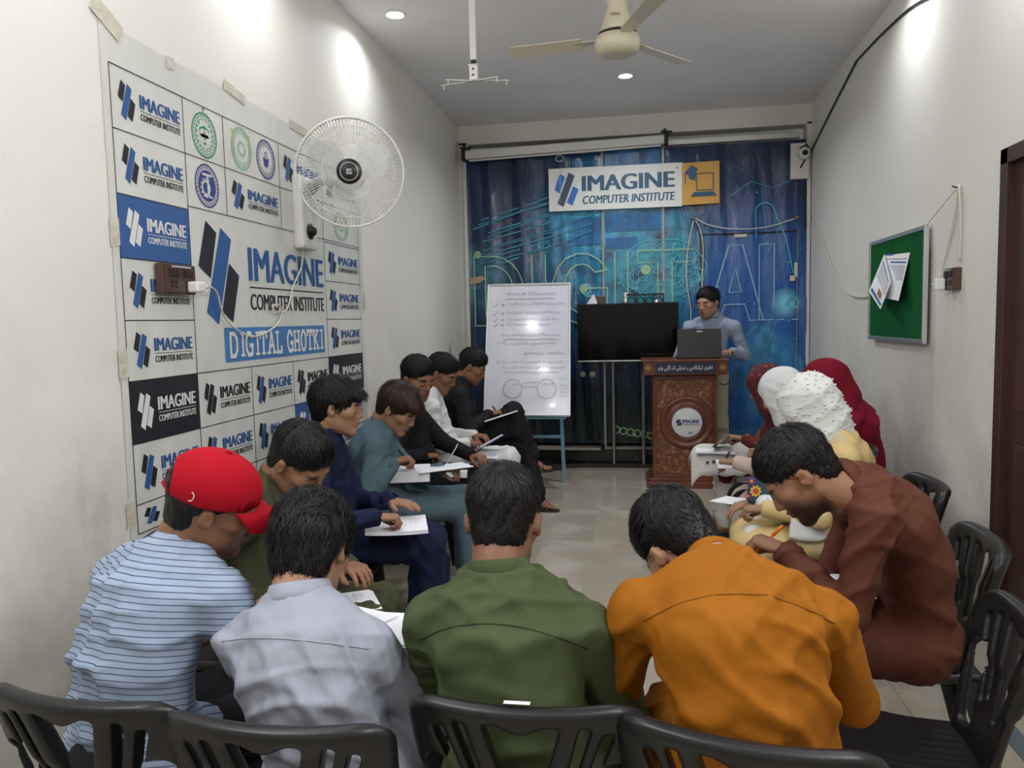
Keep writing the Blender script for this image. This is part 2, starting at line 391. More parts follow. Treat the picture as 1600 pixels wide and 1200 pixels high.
# door in the right wall
dr = thing('door_1', (XR+.03, (DY0+DY1)/2, 0), None, None); dr['kind'] = 'structure'
MB().mat(M_DOOR).box((0, 0, DZ/2), (.04, DY1-DY0-.08, DZ-.06), bev=.004).build('door_leaf', dr)
for z0, z1 in ((.12, .95), (1.10, 2.08)):
    MB().mat(M_DOOR).box((-.024, 0, (z0+z1)/2), (.012, DY1-DY0-.30, z1-z0), bev=.004).build('door_panel', dr)
fr = MB().mat(M_DOOR)
for s_ in (-1, 1): fr.box((-.01, s_*(DY1-DY0-.07)/2, DZ/2), (.09, .07, DZ), bev=.003)
fr.box((-.01, 0, DZ-.035), (.09, DY1-DY0, .07), bev=.003); fr.build('door_frame', dr)
MB().mat(M_STEEL).tube([(-.03, -.34, 1.02), (-.075, -.34, 1.02), (-.08, -.25, 1.02)], .009).build('door_handle', dr)

# ------------------------------------------------------------------ downlights
M_GLOW = mat('lamp_glow', (1, 1, 1), .5, emit=(.93, .96, 1, 22))
for i, (x, y) in enumerate(LAMPS):
    lab = {0: 'recessed round ceiling light close above the left wall', 1: 'recessed round ceiling light behind the ceiling fan, over the lectern end'}.get(i, 'recessed round ceiling light outside the picture on the '+('left' if x < -.5 else 'right')+' side, '+['', '', '', 'second', 'second', 'third', 'third', 'fourth', 'fourth', 'fifth', 'fifth'][i]+' from the lectern end' if i > 2 else 'recessed round ceiling light above the green notice board')
    t = thing('ceiling_light', (x, y, ZC), lab, 'light', 'recessed ceiling lights')
    MB().mat(M_WHITEP).lathe([(.075, 0), (.075, -.006), (.066, -.011), (.055, -.008), (.055, 0)], n=28).build('trim_ring', t)
    MB().mat(M_GLOW).lathe([(.053, -.004), (.045, -.0095), (0.001, -.011)], n=24).build('diffuser', t)
    ld = bpy.data.lights.new('lamp', 'AREA'); ld.shape = 'DISK'; ld.size = .11; ld.energy = LAMP_W*LAMP_K[i]; ld.color = (.93, .97, 1.0); ld.spread = math.radians(150)
    lo = bpy.data.objects.new('lamp', ld); C.objects.link(lo); lo.parent = t; lo.location = (0, 0, -.02)

for (x, y, z), q in FILL_TUBES:      # unseen fill tubes added on both side walls to even out the light
    t = thing('fill_tube_light', (x, y, z), 'added fluorescent fill light on the '+('right' if q < 0 else 'left')+' wall outside the picture', 'light')
    MB().mat(M_WHITEP).box((0, 0, 0), (.05, 1.26, .06), bev=.008).build('batten', t); MB().mat(mat('fill_tube_glow', (1, 1, 1), .5, emit=(.95, .97, 1, 6))).tube([(q*.045, -.60, -.01), (q*.045, .60, -.01)], .014, 10).build('tube', t)
    for s_ in (-1, 1): MB().mat(M_WHITEP).box((q*.035, s_*.61, -.01), (.05, .02, .04)).build('lamp_holder', t)
    ld = bpy.data.lights.new('lamp', 'AREA'); ld.shape = 'RECTANGLE'; ld.size = .08; ld.size_y = 1.2; ld.energy = FILL_TUBE_W; ld.color = (.96, .97, 1.0)
    lo = bpy.data.objects.new('lamp', ld); C.objects.link(lo); lo.parent = t; lo.location = (q*.075, 0, -.02); lo.rotation_euler = (0, math.radians(-q*90), 0)

# ------------------------------------------------------------------ wall banner (left)
bn = thing('wall_banner', (XL, 3.75, .7), 'large white printed banner with a grid of repeated logos taped to the left wall', 'banner')
BO = V(XL, 3.75, .7); PX = XL+.004
def L2(y, z, dx=0): return V(PX+.0002+(dx-.004)*.5, y, z)-BO
BY0, BY1, BZ0, BZ1 = 2.505, 5.02, .72, 2.64
def bwave(y, z): return .0022*math.sin(y*9+math.sin(z*7)*1.5)*math.sin(z*8+1)
nY, nZ = 60, 46; vs = []; fs = []
for i in range(nY+1):
    for j in range(nZ+1):
        y = BY0+(BY1-BY0)*i/nY; z = BZ0+(BZ1-BZ0)*j/nZ
        if j == nZ: z += .003*math.sin(i*.5)-.03*(i/nY)*0
        vs.append(V(XL+.0028+bwave(y, z)*.25, y, z)-BO)
for i in range(nY):
    for j in range(nZ): a = i*(nZ+1)+j; fs.append((a, a+1, a+nZ+2, a+nZ+1))
link('sheet', mesh_np('sheet', vs, fs, M_VINYL), bn)
ZR = [.775, .885, 1.116, 1.353, 1.581, 1.812, 2.045, 2.278, 2.507]
YC = [2.545, 2.99, 3.45, 3.90, 4.38, 4.95]
YU = [2.545, 2.99, 3.30, 3.84, 4.38, 4.95]
# lettering uses +x facing wall: u axis = +y (to the right seen from the room), v axis = +z
def rect(mb, y0, y1, z0, z1, dx=.004): mb.poly([L2(y0, z0, dx), L2(y1, z0, dx), L2(y1, z1, dx), L2(y0, z1, dx)])
def logo(mb, y0, y1, z0, z1, cA, cB, cT, cS, dx=.0055, fullw=False):
    """three slanted bars with two lines of lettering"""
    w_, h_ = y1-y0, z1-z0
    def bar_(a, b, c, d, m):
        mb.mat(m); mb.poly([L2(y0+q[0]*w_, z0+q[1]*h_, dx) for q in (a, b, c, d)])
    bar_((.01, .56), (.078, .45), (.128, .90), (.065, 1.0), cA)
    bar_((.045, .12), (.115, 0), (.222, .86), (.155, .96), cB)
    bar_((.140, .13), (.208, .02), (.265, .50), (.200, .62), cA)
    mb.mat(cT); put_text(mb, 'IMAGINE', L2(y0+w_*.34, z0+h_*.46, dx), (0, 1, 0), (0, 0, 1), w_*.66, h_*.36, 0, bold=w_*.012)
    mb.mat(cS); rect(mb, y0+w_*.34, y1, z0+h_*.385, z0+h_*.40, dx)
    put_text(mb, 'COMPUTER INSTITUTE', L2(y0+w_*.34, z0+h_*.15, dx), (0, 1, 0), (0, 0, 1), w_*.66, h_*.175, 0, bold=w_*.003)
for q in ((2.545, 2.99), (4.38, 4.95)): mb = MB().mat(M_INKBK); rect(mb, *q, 1.116, 1.353); mb.build('black_cell_print', bn)
for q in ((2.545, 2.99, 1.812, 2.045), (3.90, 4.38, .885, 1.116)): mb = MB().mat(mat('print_blue_cell', (.04, .11, .30), .4)); rect(mb, *q); mb.build('blue_cell_print', bn)
mb = MB().mat(M_INKBK)
def ln(y0, z0, y1, z1, t=.004):
    if abs(y1-y0) > abs(z1-z0): rect(mb, y0, y1, z0-t/2, z0+t/2, .005)
    else: rect(mb, y0-t/2, y0+t/2, z0, z1, .005)
for z in ZR[1:]: ln(2.545, z, 2.99, z); ln(4.38, z, 4.95, z)
ln(2.545, .775, 4.95, .775)
for y in (2.545, 2.99, 4.38, 4.95): ln(y, .775, y, 2.507)
ln(2.545, 2.507, 4.95, 2.507); ln(2.99, 2.278, 4.95, 2.278); ln(2.99, 2.06, 4.95, 2.06); ln(2.99, 1.353, 4.38, 1.353); ln(2.99, 1.116, 4.38, 1.116); ln(2.99, .885, 4.38, .885)
for y in (3.30, 3.84): ln(y, 2.06, y, 2.507)
for y in (3.45, 3.90): ln(y, .775, y, 1.353)
mb.build('grid_lines', bn)
lm = MB(); BL, BK, WH = M_INKB, M_INKBK, M_PWHITE
def cell(y0, y1, z0, z1, st='n', pad=.12):
    w_, h_ = y1-y0, z1-z0; cs = {'n': (BK, BL, BL, BK), 'k': (BK, BK, BK, BK), 'w': (WH, WH, WH, WH)}[st]
    hh = min(h_*.62, w_*.36); zc = (z0+z1)/2
    lm = MB(); logo(lm, y0+w_*.08, y1-w_*.06, zc-hh/2, zc+hh/2, *cs); lm.build('logo_print', bn)
for i in range(8):
    cell(2.545, 2.99, ZR[i], ZR[i+1], {2: 'w', 5: 'w'}.get(i, 'n'))
    if i not in (6, 7): cell(4.38, 4.95, ZR[i], ZR[i+1], 'w' if i == 2 else 'n')
for k, st in ((0, 'k'), (1, 'n'), (2, 'k')): cell(YC[k+1], YC[k+2], 1.116, 1.353, st)
for k, st in ((0, 'n'), (1, 'n'), (2, 'w')): cell(YC[k+1], YC[k+2], .885, 1.116, st)
for k in range(3): cell(YC[k+1], YC[k+2], .775, .885, 'n')
cell(3.30, 3.84, 2.06, 2.278); cell(3.84, 4.38, 2.278, 2.507); cell(4.38, 4.95, 2.278, 2.507)
lm = MB(); logo(lm, 3.03, 4.34, 1.56, 2.015, BK, BL, BL, BK, .0056); lm.build('main_logo_print', bn)
mb = MB().mat(mat('print_sky', (.06, .20, .46), .4)); rect(mb, 3.22, 4.33, 1.385, 1.545, .0045); mb.build('title_strip', bn)
# slab serif title drawn from strokes on a 5x7 grid
def slab_text(mb, txt, y0, y1, z0, z1, dx):
    G = {'D': [('b', 0, 0, 0, 7), ('b', 0, 7, 3, 7), ('b', 0, 0, 3, 0), ('b', 3, 7, 4.4, 5), ('b', 4.4, 5, 4.4, 2), ('b', 4.4, 2, 3, 0)], 'I': [('b', 2, 0, 2, 7), ('s', 2, 0), ('s', 2, 7)],
         'G': [('b', 4.4, 5.6, 3, 7), ('b', 3, 7, 1.4, 7), ('b', 1.4, 7, 0, 5), ('b', 0, 5, 0, 2), ('b', 0, 2, 1.4, 0), ('b', 1.4, 0, 3.4, 0), ('b', 3.4, 0, 4.4, .8), ('b', 4.4, .2, 4.4, 3), ('b', 2.8, 3, 5, 3)],
         'T': [('b', 2.2, 0, 2.2, 7), ('b', -.4, 7, 4.8, 7), ('b', -.3, 7, -.3, 5.4), ('b', 4.7, 7, 4.7, 5.4), ('s', 2.2, 0)], 'A': [('b', 0, 0, 2.3, 7), ('b', 4.6, 0, 2.3, 7), ('b', 1, 2.4, 3.6, 2.4), ('s', 0, 0), ('s', 4.6, 0)],
         'L': [('b', .8, 0, .8, 7), ('b', .8, 0, 4.4, 0), ('b', 4.4, 0, 4.4, 1.8), ('s', .8, 0), ('s', .8, 7)], 'H': [('b', .3, 0, .3, 7), ('b', 4.1, 0, 4.1, 7), ('b', .3, 3.5, 4.1, 3.5), ('s', .3, 0), ('s', .3, 7), ('s', 4.1, 0), ('s', 4.1, 7)],
         'O': [('b', 3, 7, 1.4, 7), ('b', 1.4, 7, 0, 5), ('b', 0, 5, 0, 2), ('b', 0, 2, 1.4, 0), ('b', 1.4, 0, 3, 0), ('b', 3, 0, 4.4, 2), ('b', 4.4, 2, 4.4, 5), ('b', 4.4, 5, 3, 7)],
         'K': [('b', .4, 0, .4, 7), ('b', .4, 3, 4.2, 7), ('b', 1.4, 4, 4.4, 0), ('s', .4, 0), ('s', .4, 7), ('s', 4.2, 7), ('s', 4.4, 0)]}
    adv = {'I': 4.6, ' ': 3.5}; tot = sum(adv.get(c, 6.6) for c in txt); sx = (y1-y0)/tot; sz = (z1-z0)/7; x = 0; cnt = 0
    for c in txt:
        for q in G.get(c, []):
            cnt += 1; de = dx+.0001*(cnt % 11)
            if q[0] == 's': a, b, w_ = (q[1]-1.3, q[2]), (q[1]+1.3, q[2]), .8
            else: a, b, w_ = (q[1], q[2]), (q[3], q[4]), 1.35
            A, B_ = np.array(a, float), np.array(b, float); d = (B_-A)/np.linalg.norm(B_-A); nn = np.array((-d[1], d[0]))*w_/2; A = A-d*w_*.35; B_ = B_+d*w_*.35
            mb.poly([L2(y0+(x+1+p[0])*sx, z0+p[1]*sz, de) for p in (A-nn, B_-nn, B_+nn, A+nn)])
        x += adv.get(c, 6.6)
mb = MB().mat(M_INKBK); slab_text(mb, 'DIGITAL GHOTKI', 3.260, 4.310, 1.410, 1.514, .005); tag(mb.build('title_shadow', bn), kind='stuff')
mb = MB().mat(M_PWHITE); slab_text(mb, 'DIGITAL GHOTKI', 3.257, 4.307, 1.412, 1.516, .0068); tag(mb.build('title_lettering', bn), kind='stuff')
# round seals
def ring(mb, y, z, r, t, dx=.005, n=28, sy=1):
    for k in range(n):
        a, b = k*2*math.pi/n, (k+1)*2*math.pi/n
        mb.poly([L2(y+sy*r*math.cos(a), z+r*math.sin(a), dx), L2(y+sy*(r-t)*math.cos(a), z+(r-t)*math.sin(a), dx), L2(y+sy*(r-t)*math.cos(b), z+(r-t)*math.sin(b), dx), L2(y+sy*r*math.cos(b), z+r*math.sin(b), dx)])
M_GRN = mat('print_green', (.03, .30, .14), .45); M_GRN2 = mat('print_pale_green', (.22, .48, .28), .45); M_NAVY = mat('print_navy', (.04, .05, .22), .45); M_YEL = mat('print_yellow', (.55, .45, .06), .45)
def seal(y, z, r, m, m2, kind, sy=1.0):
    mb = MB().mat(m); ring(mb, y, z, r, .006, sy=sy); ring(mb, y, z, r*.94, .002, sy=sy); ring(mb, y, z, r*.72, .003, sy=sy)
    for k in range(30):
        a = k*2*math.pi/30; mb.poly([L2(y+sy*r*.83*math.cos(a)+q[0], z+r*.83*math.sin(a)+q[1], .005) for q in ((-.004, -.006), (.003, -.005), (.004, .006), (-.002, .005))])
    mb.mat(m2)
    if kind == 'shield':
        mb.poly([L2(y+sy*q[0]*r, z+q[1]*r, .0052) for q in ((-.38, .28), (0, .42), (.38, .28), (.34, -.15), (0, -.45), (-.34, -.15))]); mb.mat(M_VINYL)
        for q in ((-.15, .08), (.15, .08), (-.15, -.14), (.15, -.14)): ring(mb, y+q[0]*r, z+q[1]*r, .02, .02, .0056, 8)
        mb.mat(m)
        for q in (-1, 1):
            for k in range(7): a = math.radians(-80+k*22); mb.poly([L2(y+q*sy*r*(.60*math.cos(a)+d[0]), z+r*(.60*math.sin(a)+d[1]), .0053+.0002*k) for d in ((-.06, -.03), (.08, -.04), (.05, .09))])
        st = []
        for k in range(10): a = math.pi/2+k*math.pi/5; rr = (.14 if k % 2 == 0 else .06)*r; st.append(L2(y+rr*math.cos(a), z+r*1.14+rr*math.sin(a), .005))
        mb.poly(st)
    elif kind == 'gear':
        ring(mb, y, z, r*.72, r*.72, .0051); mb.mat(M_VINYL); ring(mb, y-.01, z-.01, r*.36, r*.11, .0056)
        for k in range(9): a = 1.0+k*.55; mb.poly([L2(y-.01+r*(.32+d[0])*math.cos(a+d[1]), z-.01+r*(.32+d[0])*math.sin(a+d[1]), .0056) for d in ((0, -.14), (.14, -.1), (.14, .1), (0, .14))])
        rect(mb, y+.0, y+.012, z-r*.5, z+r*.45, .0058); rect(mb, y-.035, y+.04, z+r*.45, z+r*.55, .0058); rect(mb, y-.03, y+.04, z-r*.52, z-r*.44, .0058)
    elif kind == 'deer':
        for k in range(14):
            a = k*math.pi*2/14; mb.poly([L2(y+sy*r*(.34*math.cos(a)+d[0]), z+r*(.30*math.sin(a)+d[1]), .0052+.0002*k) for d in ((-.07, -.05), (.07, -.06), (.02, .10))])
        mb.mat(M_YEL)
        for q in (-1, 1):
            for k in range(5): mb.poly([L2(y+q*r*(.62+.02*k), z+r*(-.55+.28*k), .0053), L2(y+q*r*(.80+.03*k), z+r*(-.38+.28*k), .0053), L2(y+q*r*(.68+.02*k), z+r*(-.34+.28*k), .0053)])
    else:
        mb.poly([L2(y+sy*q[0]*r, z+q[1]*r, .0052) for q in ((-.3, .1), (0, .02), (.3, .1), (.22, -.3), (0, -.42), (-.22, -.3))]); ring(mb, y, z+r*.24, r*.16, r*.05, .0053, 14)
    mb.build('seal_print', bn)
seal(3.145, 2.385, .098, M_GRN, M_GRN, 'shield'); seal(3.46, 2.395, .10, M_GRN2, M_GRN2, 'deer', .95); seal(3.70, 2.392, .098, M_NAVY, M_NAVY, 'bowl', 1)
seal(3.145, 2.168, .095, M_NAVY, M_NAVY, 'gear'); seal(4.66, 2.168, .09, M_GRN2, M_GRN2, 'deer', 1.3)
for (y, z, w_, h_, r_) in ((2.55, 2.66, .16, .075, -.5), (2.92, 2.62, .05, .05, 0), (3.42, 2.645, .19, .05, -.15), (4.10, 2.64, .22, .05, -.05), (2.52, 1.90, .05, .11, 0), (2.52, 1.42, .05, .12, 0), (2.51, .86, .05, .10, 0), (5.02, 1.70, .05, .13, 0), (5.0, 2.62, .12, .05, 0)):
    c, s_ = math.cos(r_), math.sin(r_)
    MB().mat(M_TAPE).poly([L2(y+a*c-b*s_, z+a*s_+b*c, .006) for a, b in ((-w_/2, -h_/2), (w_/2, -h_/2*.8), (w_/2, h_/2), (-w_/2, h_/2*.9))], (.0012, 0, 0)).build('tape_strip', bn)

# ------------------------------------------------------------------ glass partition wall and printed banner at the back
pt = thing('glass_partition', ((XL+XR)/2, YB+.08, 0), 'dark glass partition with chrome posts and white metal edges filling the back wall', 'partition')
PO = V((XL+XR)/2, YB+.08, 0)
M_GLASSD = mat('dark_glass', (.008, .014, .016), .08, spec=.6)
MB().mat(M_GLASSD).box(V(-.14, YB+.10, 1.68)-PO, (3.30, .012, 3.0)).build('glass_pane', pt)
M_MARB = mat('black_marble', (.012, .014, .014), .18, col2=(.10, .10, .095), v2s=9, v2=(.62, .72))
MB().mat(M_MARB).box(V(-.135, YB+.02, .11)-PO, (3.42, .16, .18), bev=.003).build('sill', pt)
M_BEIGE = mat('beige_stone', (.30, .27, .22), .4, var=.1)
MB().mat(M_BEIGE).box(V(-1.14, YB-.05, .213)-PO, (1.40, .22, .022), bev=.003).box(V(.6, YB-.02, .213)-PO, (2.0, .14, .022), bev=.003).build('sill_cap', pt)
MB().mat(M_BEIGE).box(V(-.135, YB-.10, .012)-PO, (3.42, .24, .022)).build('sill_step', pt)
for x in (-.395, .205):
    MB().mat(M_ALU).box(V(x, YB+.01, 1.72)-PO, (.018, .05, 3.0), bev=.002).build('mullion', pt)
MB().mat(M_ALU).box(V(-.14, YB+.02, 3.28)-PO, (3.30, .06, .05), bev=.003).build('top_rail', pt)
for x in (-.305, -.005):
    MB().mat(M_STEEL).lathe([(.030, 0), (.030, .008), (.020, .012), (.018, .02), (.018, 1.10), (.020, 1.11), (.001, 1.12)], V(x, YB-.12, .024)-PO, n=16).build('chrome_post', pt)
MB().mat(mat('skirting_brown', (.035, .014, .012), .5)).bar(V(-.95, 7.72, .03)-PO, V(-.55, 7.80, .03)-PO, .05, .06).bar(V(-.55, 7.80, .03)-PO, V(.6, 7.80, .03)-PO, .05, .06).build('step_edge', pt)
# banner print
bb = thing('back_banner', (-.14, YB-.01, .5), 'wrinkled blue technology-print banner hung across the glass at the back', 'banner')
BB = V(-.14, YB-.01, .5)
def bfold(x, z):
    s_ = 1 if x < -.40 else (.25 if x < .2 else .6)
    return s_*(.012*math.sin(x*17+.8*math.sin(z*1.3))*min(1, .4+abs(z-.6)*.35)+.005*math.sin(x*41+z*2)+.004*math.sin(z*9+x*6))
def tech_mat():
    m = bpy.data.materials.new('banner_tech_print'); m.use_nodes = True; nt = m.node_tree; b = nt.nodes['Principled BSDF']; N = nt.nodes.new; L = nt.links.new
    tc = N('ShaderNodeTexCoord'); co = tc.outputs['Object']
    def glow(c, r):
        mp = N('ShaderNodeMapping'); mp.inputs['Location'].default_value = [-c[0]/r[0], 0, -c[1]/r[1]]; mp.inputs['Scale'].default_value = (1/r[0], .01, 1/r[1]); L(co, mp.inputs[0])
        g = N('ShaderNodeTexGradient'); g.gradient_type = 'SPHERICAL'; L(mp.outputs[0], g.inputs[0]); return g.outputs['Fac']
    nz = N('ShaderNodeTexNoise'); nz.inputs['Scale'].default_value = 2.2; nz.inputs['Detail'].default_value = 5; L(co, nz.inputs['Vector'])
    col = N('ShaderNodeMix'); col.data_type = 'RGBA'; col.inputs['A'].default_value = (.006, .018, .065, 1); col.inputs['B'].default_value = (.008, .035, .11, 1)
    r = N('ShaderNodeMapRange'); r.inputs[1].default_value = .4; r.inputs[2].default_value = .65; L(nz.outputs['Fac'], r.inputs[0]); L(r.outputs[0], col.inputs['Factor']); cur = col.outputs['Result']
    def over(cur, fac, c, s_, mod=True):
        mu = N('ShaderNodeMath'); mu.operation = 'MULTIPLY'; mu.use_clamp = True; mu.inputs[1].default_value = s_; L(fac, mu.inputs[0]); f_ = mu.outputs[0]
        if mod:
            m2 = N('ShaderNodeMath'); m2.operation = 'MULTIPLY'; m2.use_clamp = True; L(f_, m2.inputs[0]); L(r2.outputs[0], m2.inputs[1]); f_ = m2.outputs[0]
        x = N('ShaderNodeMix'); x.data_type = 'RGBA'; L(f_, x.inputs['Factor']); L(cur, x.inputs['A']); x.inputs['B'].default_value = (*c, 1); return x.outputs['Result']
    n2 = N('ShaderNodeTexNoise'); n2.inputs['Scale'].default_value = 5; n2.inputs['Detail'].default_value = 6; L(co, n2.inputs['Vector'])
    r2 = N('ShaderNodeMapRange'); r2.inputs[1].default_value = .3; r2.inputs[2].default_value = .62; L(n2.outputs['Fac'], r2.inputs[0])
    cur = over(cur, glow((-.1, 1.7), (1.1, 1.2)), (.012, .22, .40), 1.9)
    cur = over(cur, glow((-.3, 2.05), (.55, .5)), (.02, .36, .60), 1.6)
    cur = over(cur, glow((.35, 1.35), (.7, .75)), (.015, .32, .40), 1.7)
    cur = over(cur, glow((-1.6, 1.5), (.5, .45)), (.06, .24, .32), 1.3)
    cur = over(cur, glow((1.25, .9), (.9, 1.5)), (.008, .09, .34), 2.4, False)
    cur = over(cur, glow((1.35, .5), (.35, .6)), (.05, .35, .55), 1.4)
    cur = over(cur, glow((1.52, 1.16), (.16, .16)), (.2, .6, .8), 1.3, False)
    cur = over(cur, glow((-1.0, -.3), (1.4, .9)), (.004, .012, .018), 2.5, False)
    cur = over(cur, glow((-.1, -.3), (.8, .8)), (.004, .018, .022), 2.0, False)
    L(cur, b.inputs['Base Color']); b.inputs['Roughness'].default_value = .20; b.inputs['Specular IOR Level'].default_value = .6
    nb = N('ShaderNodeTexNoise'); nb.inputs['Scale'].default_value = 6; nb.inputs['Detail'].default_value = 5; mp = N('ShaderNodeMapping'); mp.inputs['Scale'].default_value = (2.2, 1, .7); L(co, mp.inputs[0]); L(mp.outputs[0], nb.inputs['Vector'])
    bp = N('ShaderNodeBump'); bp.inputs['Strength'].default_value = .42; bp.inputs['Distance'].default_value = .03; L(nb.outputs['Fac'], bp.inputs['Height']); L(bp.outputs[0], b.inputs['Normal'])
    return m
M_TECH = tech_mat()
def BP(x, z, d=0): return V(x, YB-.035+bfold(x, z)-d, z)-BB
def sheet(name, x0, x1, z0, z1, d=0, nx=60, nzz=50, m=M_TECH, sag=None):
    vs = []; fs = []
    for i in range(nx+1):
        for j in range(nzz+1):
            x = x0+(x1-x0)*i/nx; z = z0+(z1-z0)*j/nzz
            zz = z+(sag(x) if sag and j == nzz else 0); vs.append(BP(x, zz, d))
    for i in range(nx):
        for j in range(nzz): a = i*(nzz+1)+j; fs.append((a, a+nzz+1, a+nzz+2, a+1))
    return link(name, mesh_np(name, vs, fs, m), bb)
sheet('banner_sheet', -1.80, -.405, .26, 3.22, nx=90); sheet('banner_sheet', -.385, .195, .26, 3.25, .006, 40); sheet('banner_sheet', .215, 1.56, 2.36, 3.23, 0, 60, 30); sheet('banner_sheet', .215, .56, .24, 2.36, 0, 24, 40)
sheet('door_flap_sheet', .585, 1.475, .24, 2.345, .012, 40, 50); sheet('banner_sheet', 1.49, 1.58, .24, 2.36, 0, 10, 40)
M_EDGE = mat('banner_edge', (.42, .42, .38), .35)
for x in (-.405, -.388, .195, .215): MB().mat(M_EDGE).bar(V(x, YB-.055, .26)-BB, V(x, YB-.055, 3.24)-BB, .007, .004).build('banner_seam', bb)
MB().mat(M_EDGE).bar(V(.572, YB-.05, .3)-BB, V(.572, YB-.05, 2.35)-BB, .012, .004).bar(V(1.482, YB-.05, .3)-BB, V(1.482, YB-.05, 2.35)-BB, .008, .004).build('door_edge_trim', bb)
MB().mat(mat('door_gap', (.01, .01, .012), .8)).box(V(1.03, YB-.045, 2.352)-BB, (.9, .01, .016)).build('flap_gap', bb)
for x in (-1.82,): MB().mat(M_VINYL).box(V(x, YB-.03, 1.74)-BB, (.035, .008, 2.96)).build('banner_hem', bb)
MB().mat(M_VINYL).box(V(1.59, YB-.03, 1.70)-BB, (.03, .008, 2.9)).build('banner_hem', bb)
def bproject(mb, d=.012):
    """drape flat print (x,z in world) over the folds"""
    mb.v = [tuple(BP(v[0], v[2], d)) for v in mb.v]; return mb
def bl(mb, pts, w_=.008):
    P_ = [np.array(p, float) for p in pts]; o = []
    for i, p in enumerate(P_):
        t = P_[min(i+1, len(P_)-1)]-P_[max(i-1, 0)]; t = t/(np.linalg.norm(t)+1e-9); n_ = np.array((-t[1], t[0]))*w_/2; o.append((p-n_, p+n_))
    for a, b in zip(o[:-1], o[1:]): mb.add([(a[0][0], 0, a[0][1]), (b[0][0], 0, b[0][1]), (b[1][0], 0, b[1][1]), (a[1][0], 0, a[1][1])], [(0, 1, 2, 3)])
def circ(mb, x, z, r, w_=.006, n=24, a0=0, a1=360): bl(mb, [(x+r*math.cos(math.radians(a)), z+r*math.sin(math.radians(a))) for a in np.linspace(a0, a1, n)], w_)
def disc(mb, x, z, r, n=14): mb.add([(x+r*math.cos(a), 0, z+r*math.sin(a)) for a in np.arange(n)*2*math.pi/n], [tuple(range(n))])
M_CY = mat('print_cyan', (.08, .44, .56), .35); M_CY2 = mat('print_pale_cyan', (.26, .50, .60), .35); M_CY3 = mat('print_dim_cyan', (.03, .22, .34), .35); M_LIM = mat('print_lime', (.30, .50, .30), .35)
mb = MB().mat(mat('print_lime_line', (.34, .54, .34), .35))
def letter(paths):
    for p in paths: bl(mb, p, .012)
arc = lambda cx, cz, rx, rz, a0, a1, n=14: [(cx+rx*math.cos(math.radians(a)), cz+rz*math.sin(math.radians(a))) for a in np.linspace(a0, a1, n)]
zt, zb = 2.22, 1.50
letter([[(-1.74, zb)]+[(-1.74, zt)]+arc(-1.56, 1.86, .34, .36, 90, -90)+[(-1.74, zb)], [(-1.62, zb+.1), (-1.62, zt-.1)]+arc(-1.55, 1.86, .22, .26, 90, -90)+[(-1.62, zb+.1)]])
letter([[(-1.13, zb), (-1.13, zt), (-.99, zt), (-.99, zb), (-1.13, zb)]])
letter([arc(-.62, 1.86, .30, .36, 30, 330), arc(-.62, 1.86, .18, .25, 40, 320), [(-.36, 2.04), (-.48, 2.02)], [(-.36, 1.68), (-.36, 1.86), (-.58, 1.86), (-.58, 1.78), (-.48, 1.78)]])
letter([[(-.28, zb), (-.28, zt), (-.15, zt), (-.15, zb)]])
letter([[(-.05, zt), (.50, zt), (.50, zt-.12), (.29, zt-.12), (.29, zb), (.15, zb), (.15, zt-.12), (-.05, zt-.12), (-.05, zt)]])
mb.mat(M_CY2); letter([[(.62, zb), (.84, zt+.02), (.97, zt+.02), (1.17, zb), (1.04, zb), (.99, zb+.16), (.80, zb+.16), (.75, zb), (.62, zb)], [(.84, zb+.28), (.90, zb+.52), (.96, zb+.28), (.84, zb+.28)]])
letter([[(1.13, zt+.02), (1.27, zt+.02), (1.27, zb+.12), (1.50, zb+.12), (1.50, zb), (1.13, zb), (1.13, zt+.02)]])
bproject(mb, .020).build('outline_lettering', bb)
mb = MB().mat(mat('print_azure', (.012, .12, .30), .3, var=.5, vs=5))
for x0, x1, z0, z1 in ((-.70, -.42, 3.02, 3.14), (-.70, -.42, 2.30, 2.58), (-.37, .18, 2.98, 3.22), (-.37, .18, 2.42, 2.60), (-.37, -.05, 2.25, 2.36)):
    k = 8
    for i in range(k): a_, b_ = x0+(x1-x0)*i/k, x0+(x1-x0)*(i+1)/k; mb.add([(a_, 0, z0), (b_, 0, z0), (b_, 0, z1), (a_, 0, z1)], [(0, 1, 2, 3)])
tag(bproject(mb, .0125).build('light_block_print', bb), kind='stuff')
mb = MB().mat(M_CY); rg = random.Random(3)
for k in range(30):                                   # brain: folded contour lines
    a = rg.uniform(0, 6.28); rr = rg.random()**.6; x = .19+.40*rr*math.cos(a); z = 2.02+.27*rr*math.sin(a); pts = []; h = rg.uniform(0, 6.28)
    for q in range(26):
        pts.append((x, z)); h += math.sin(q*.75+k)*.62; nx_, nz_ = x+.022*math.cos(h), z+.022*math.sin(h)
        if ((nx_-.19)/.41)**2+((nz_-2.02)/.29)**2 > 1: h += 2.2; nx_, nz_ = x+.015*math.cos(h), z+.015*math.sin(h)
        x, z = nx_, nz_
    bl(mb, pts, .007)
bl(mb, [(.19+.43*math.cos(a)*(1+.02*math.sin(a*9)), 2.02+.31*math.sin(a)*(1+.03*math.sin(a*7))) for a in np.linspace(-.5, 3.9, 60)], .009)
bproject(mb, .015).build('brain_print', bb)
mb = MB().mat(M_CY3)
for k in range(12):                                   # circuit traces, left
    x0 = -1.75+rg.random()*.25; z0 = 2.1+k*.045; bl(mb, [(x0, z0), (x0+.5+rg.random()*.3, z0+.16), (x0+.9+rg.random()*.3, z0+.30)], .008+rg.random()*.012)
for k in range(26):
    x = .45+k*.028; bl(mb, [(x, .35), (x, 1.0+.25*math.sin(k*.9)+.1*rg.random())], .009)
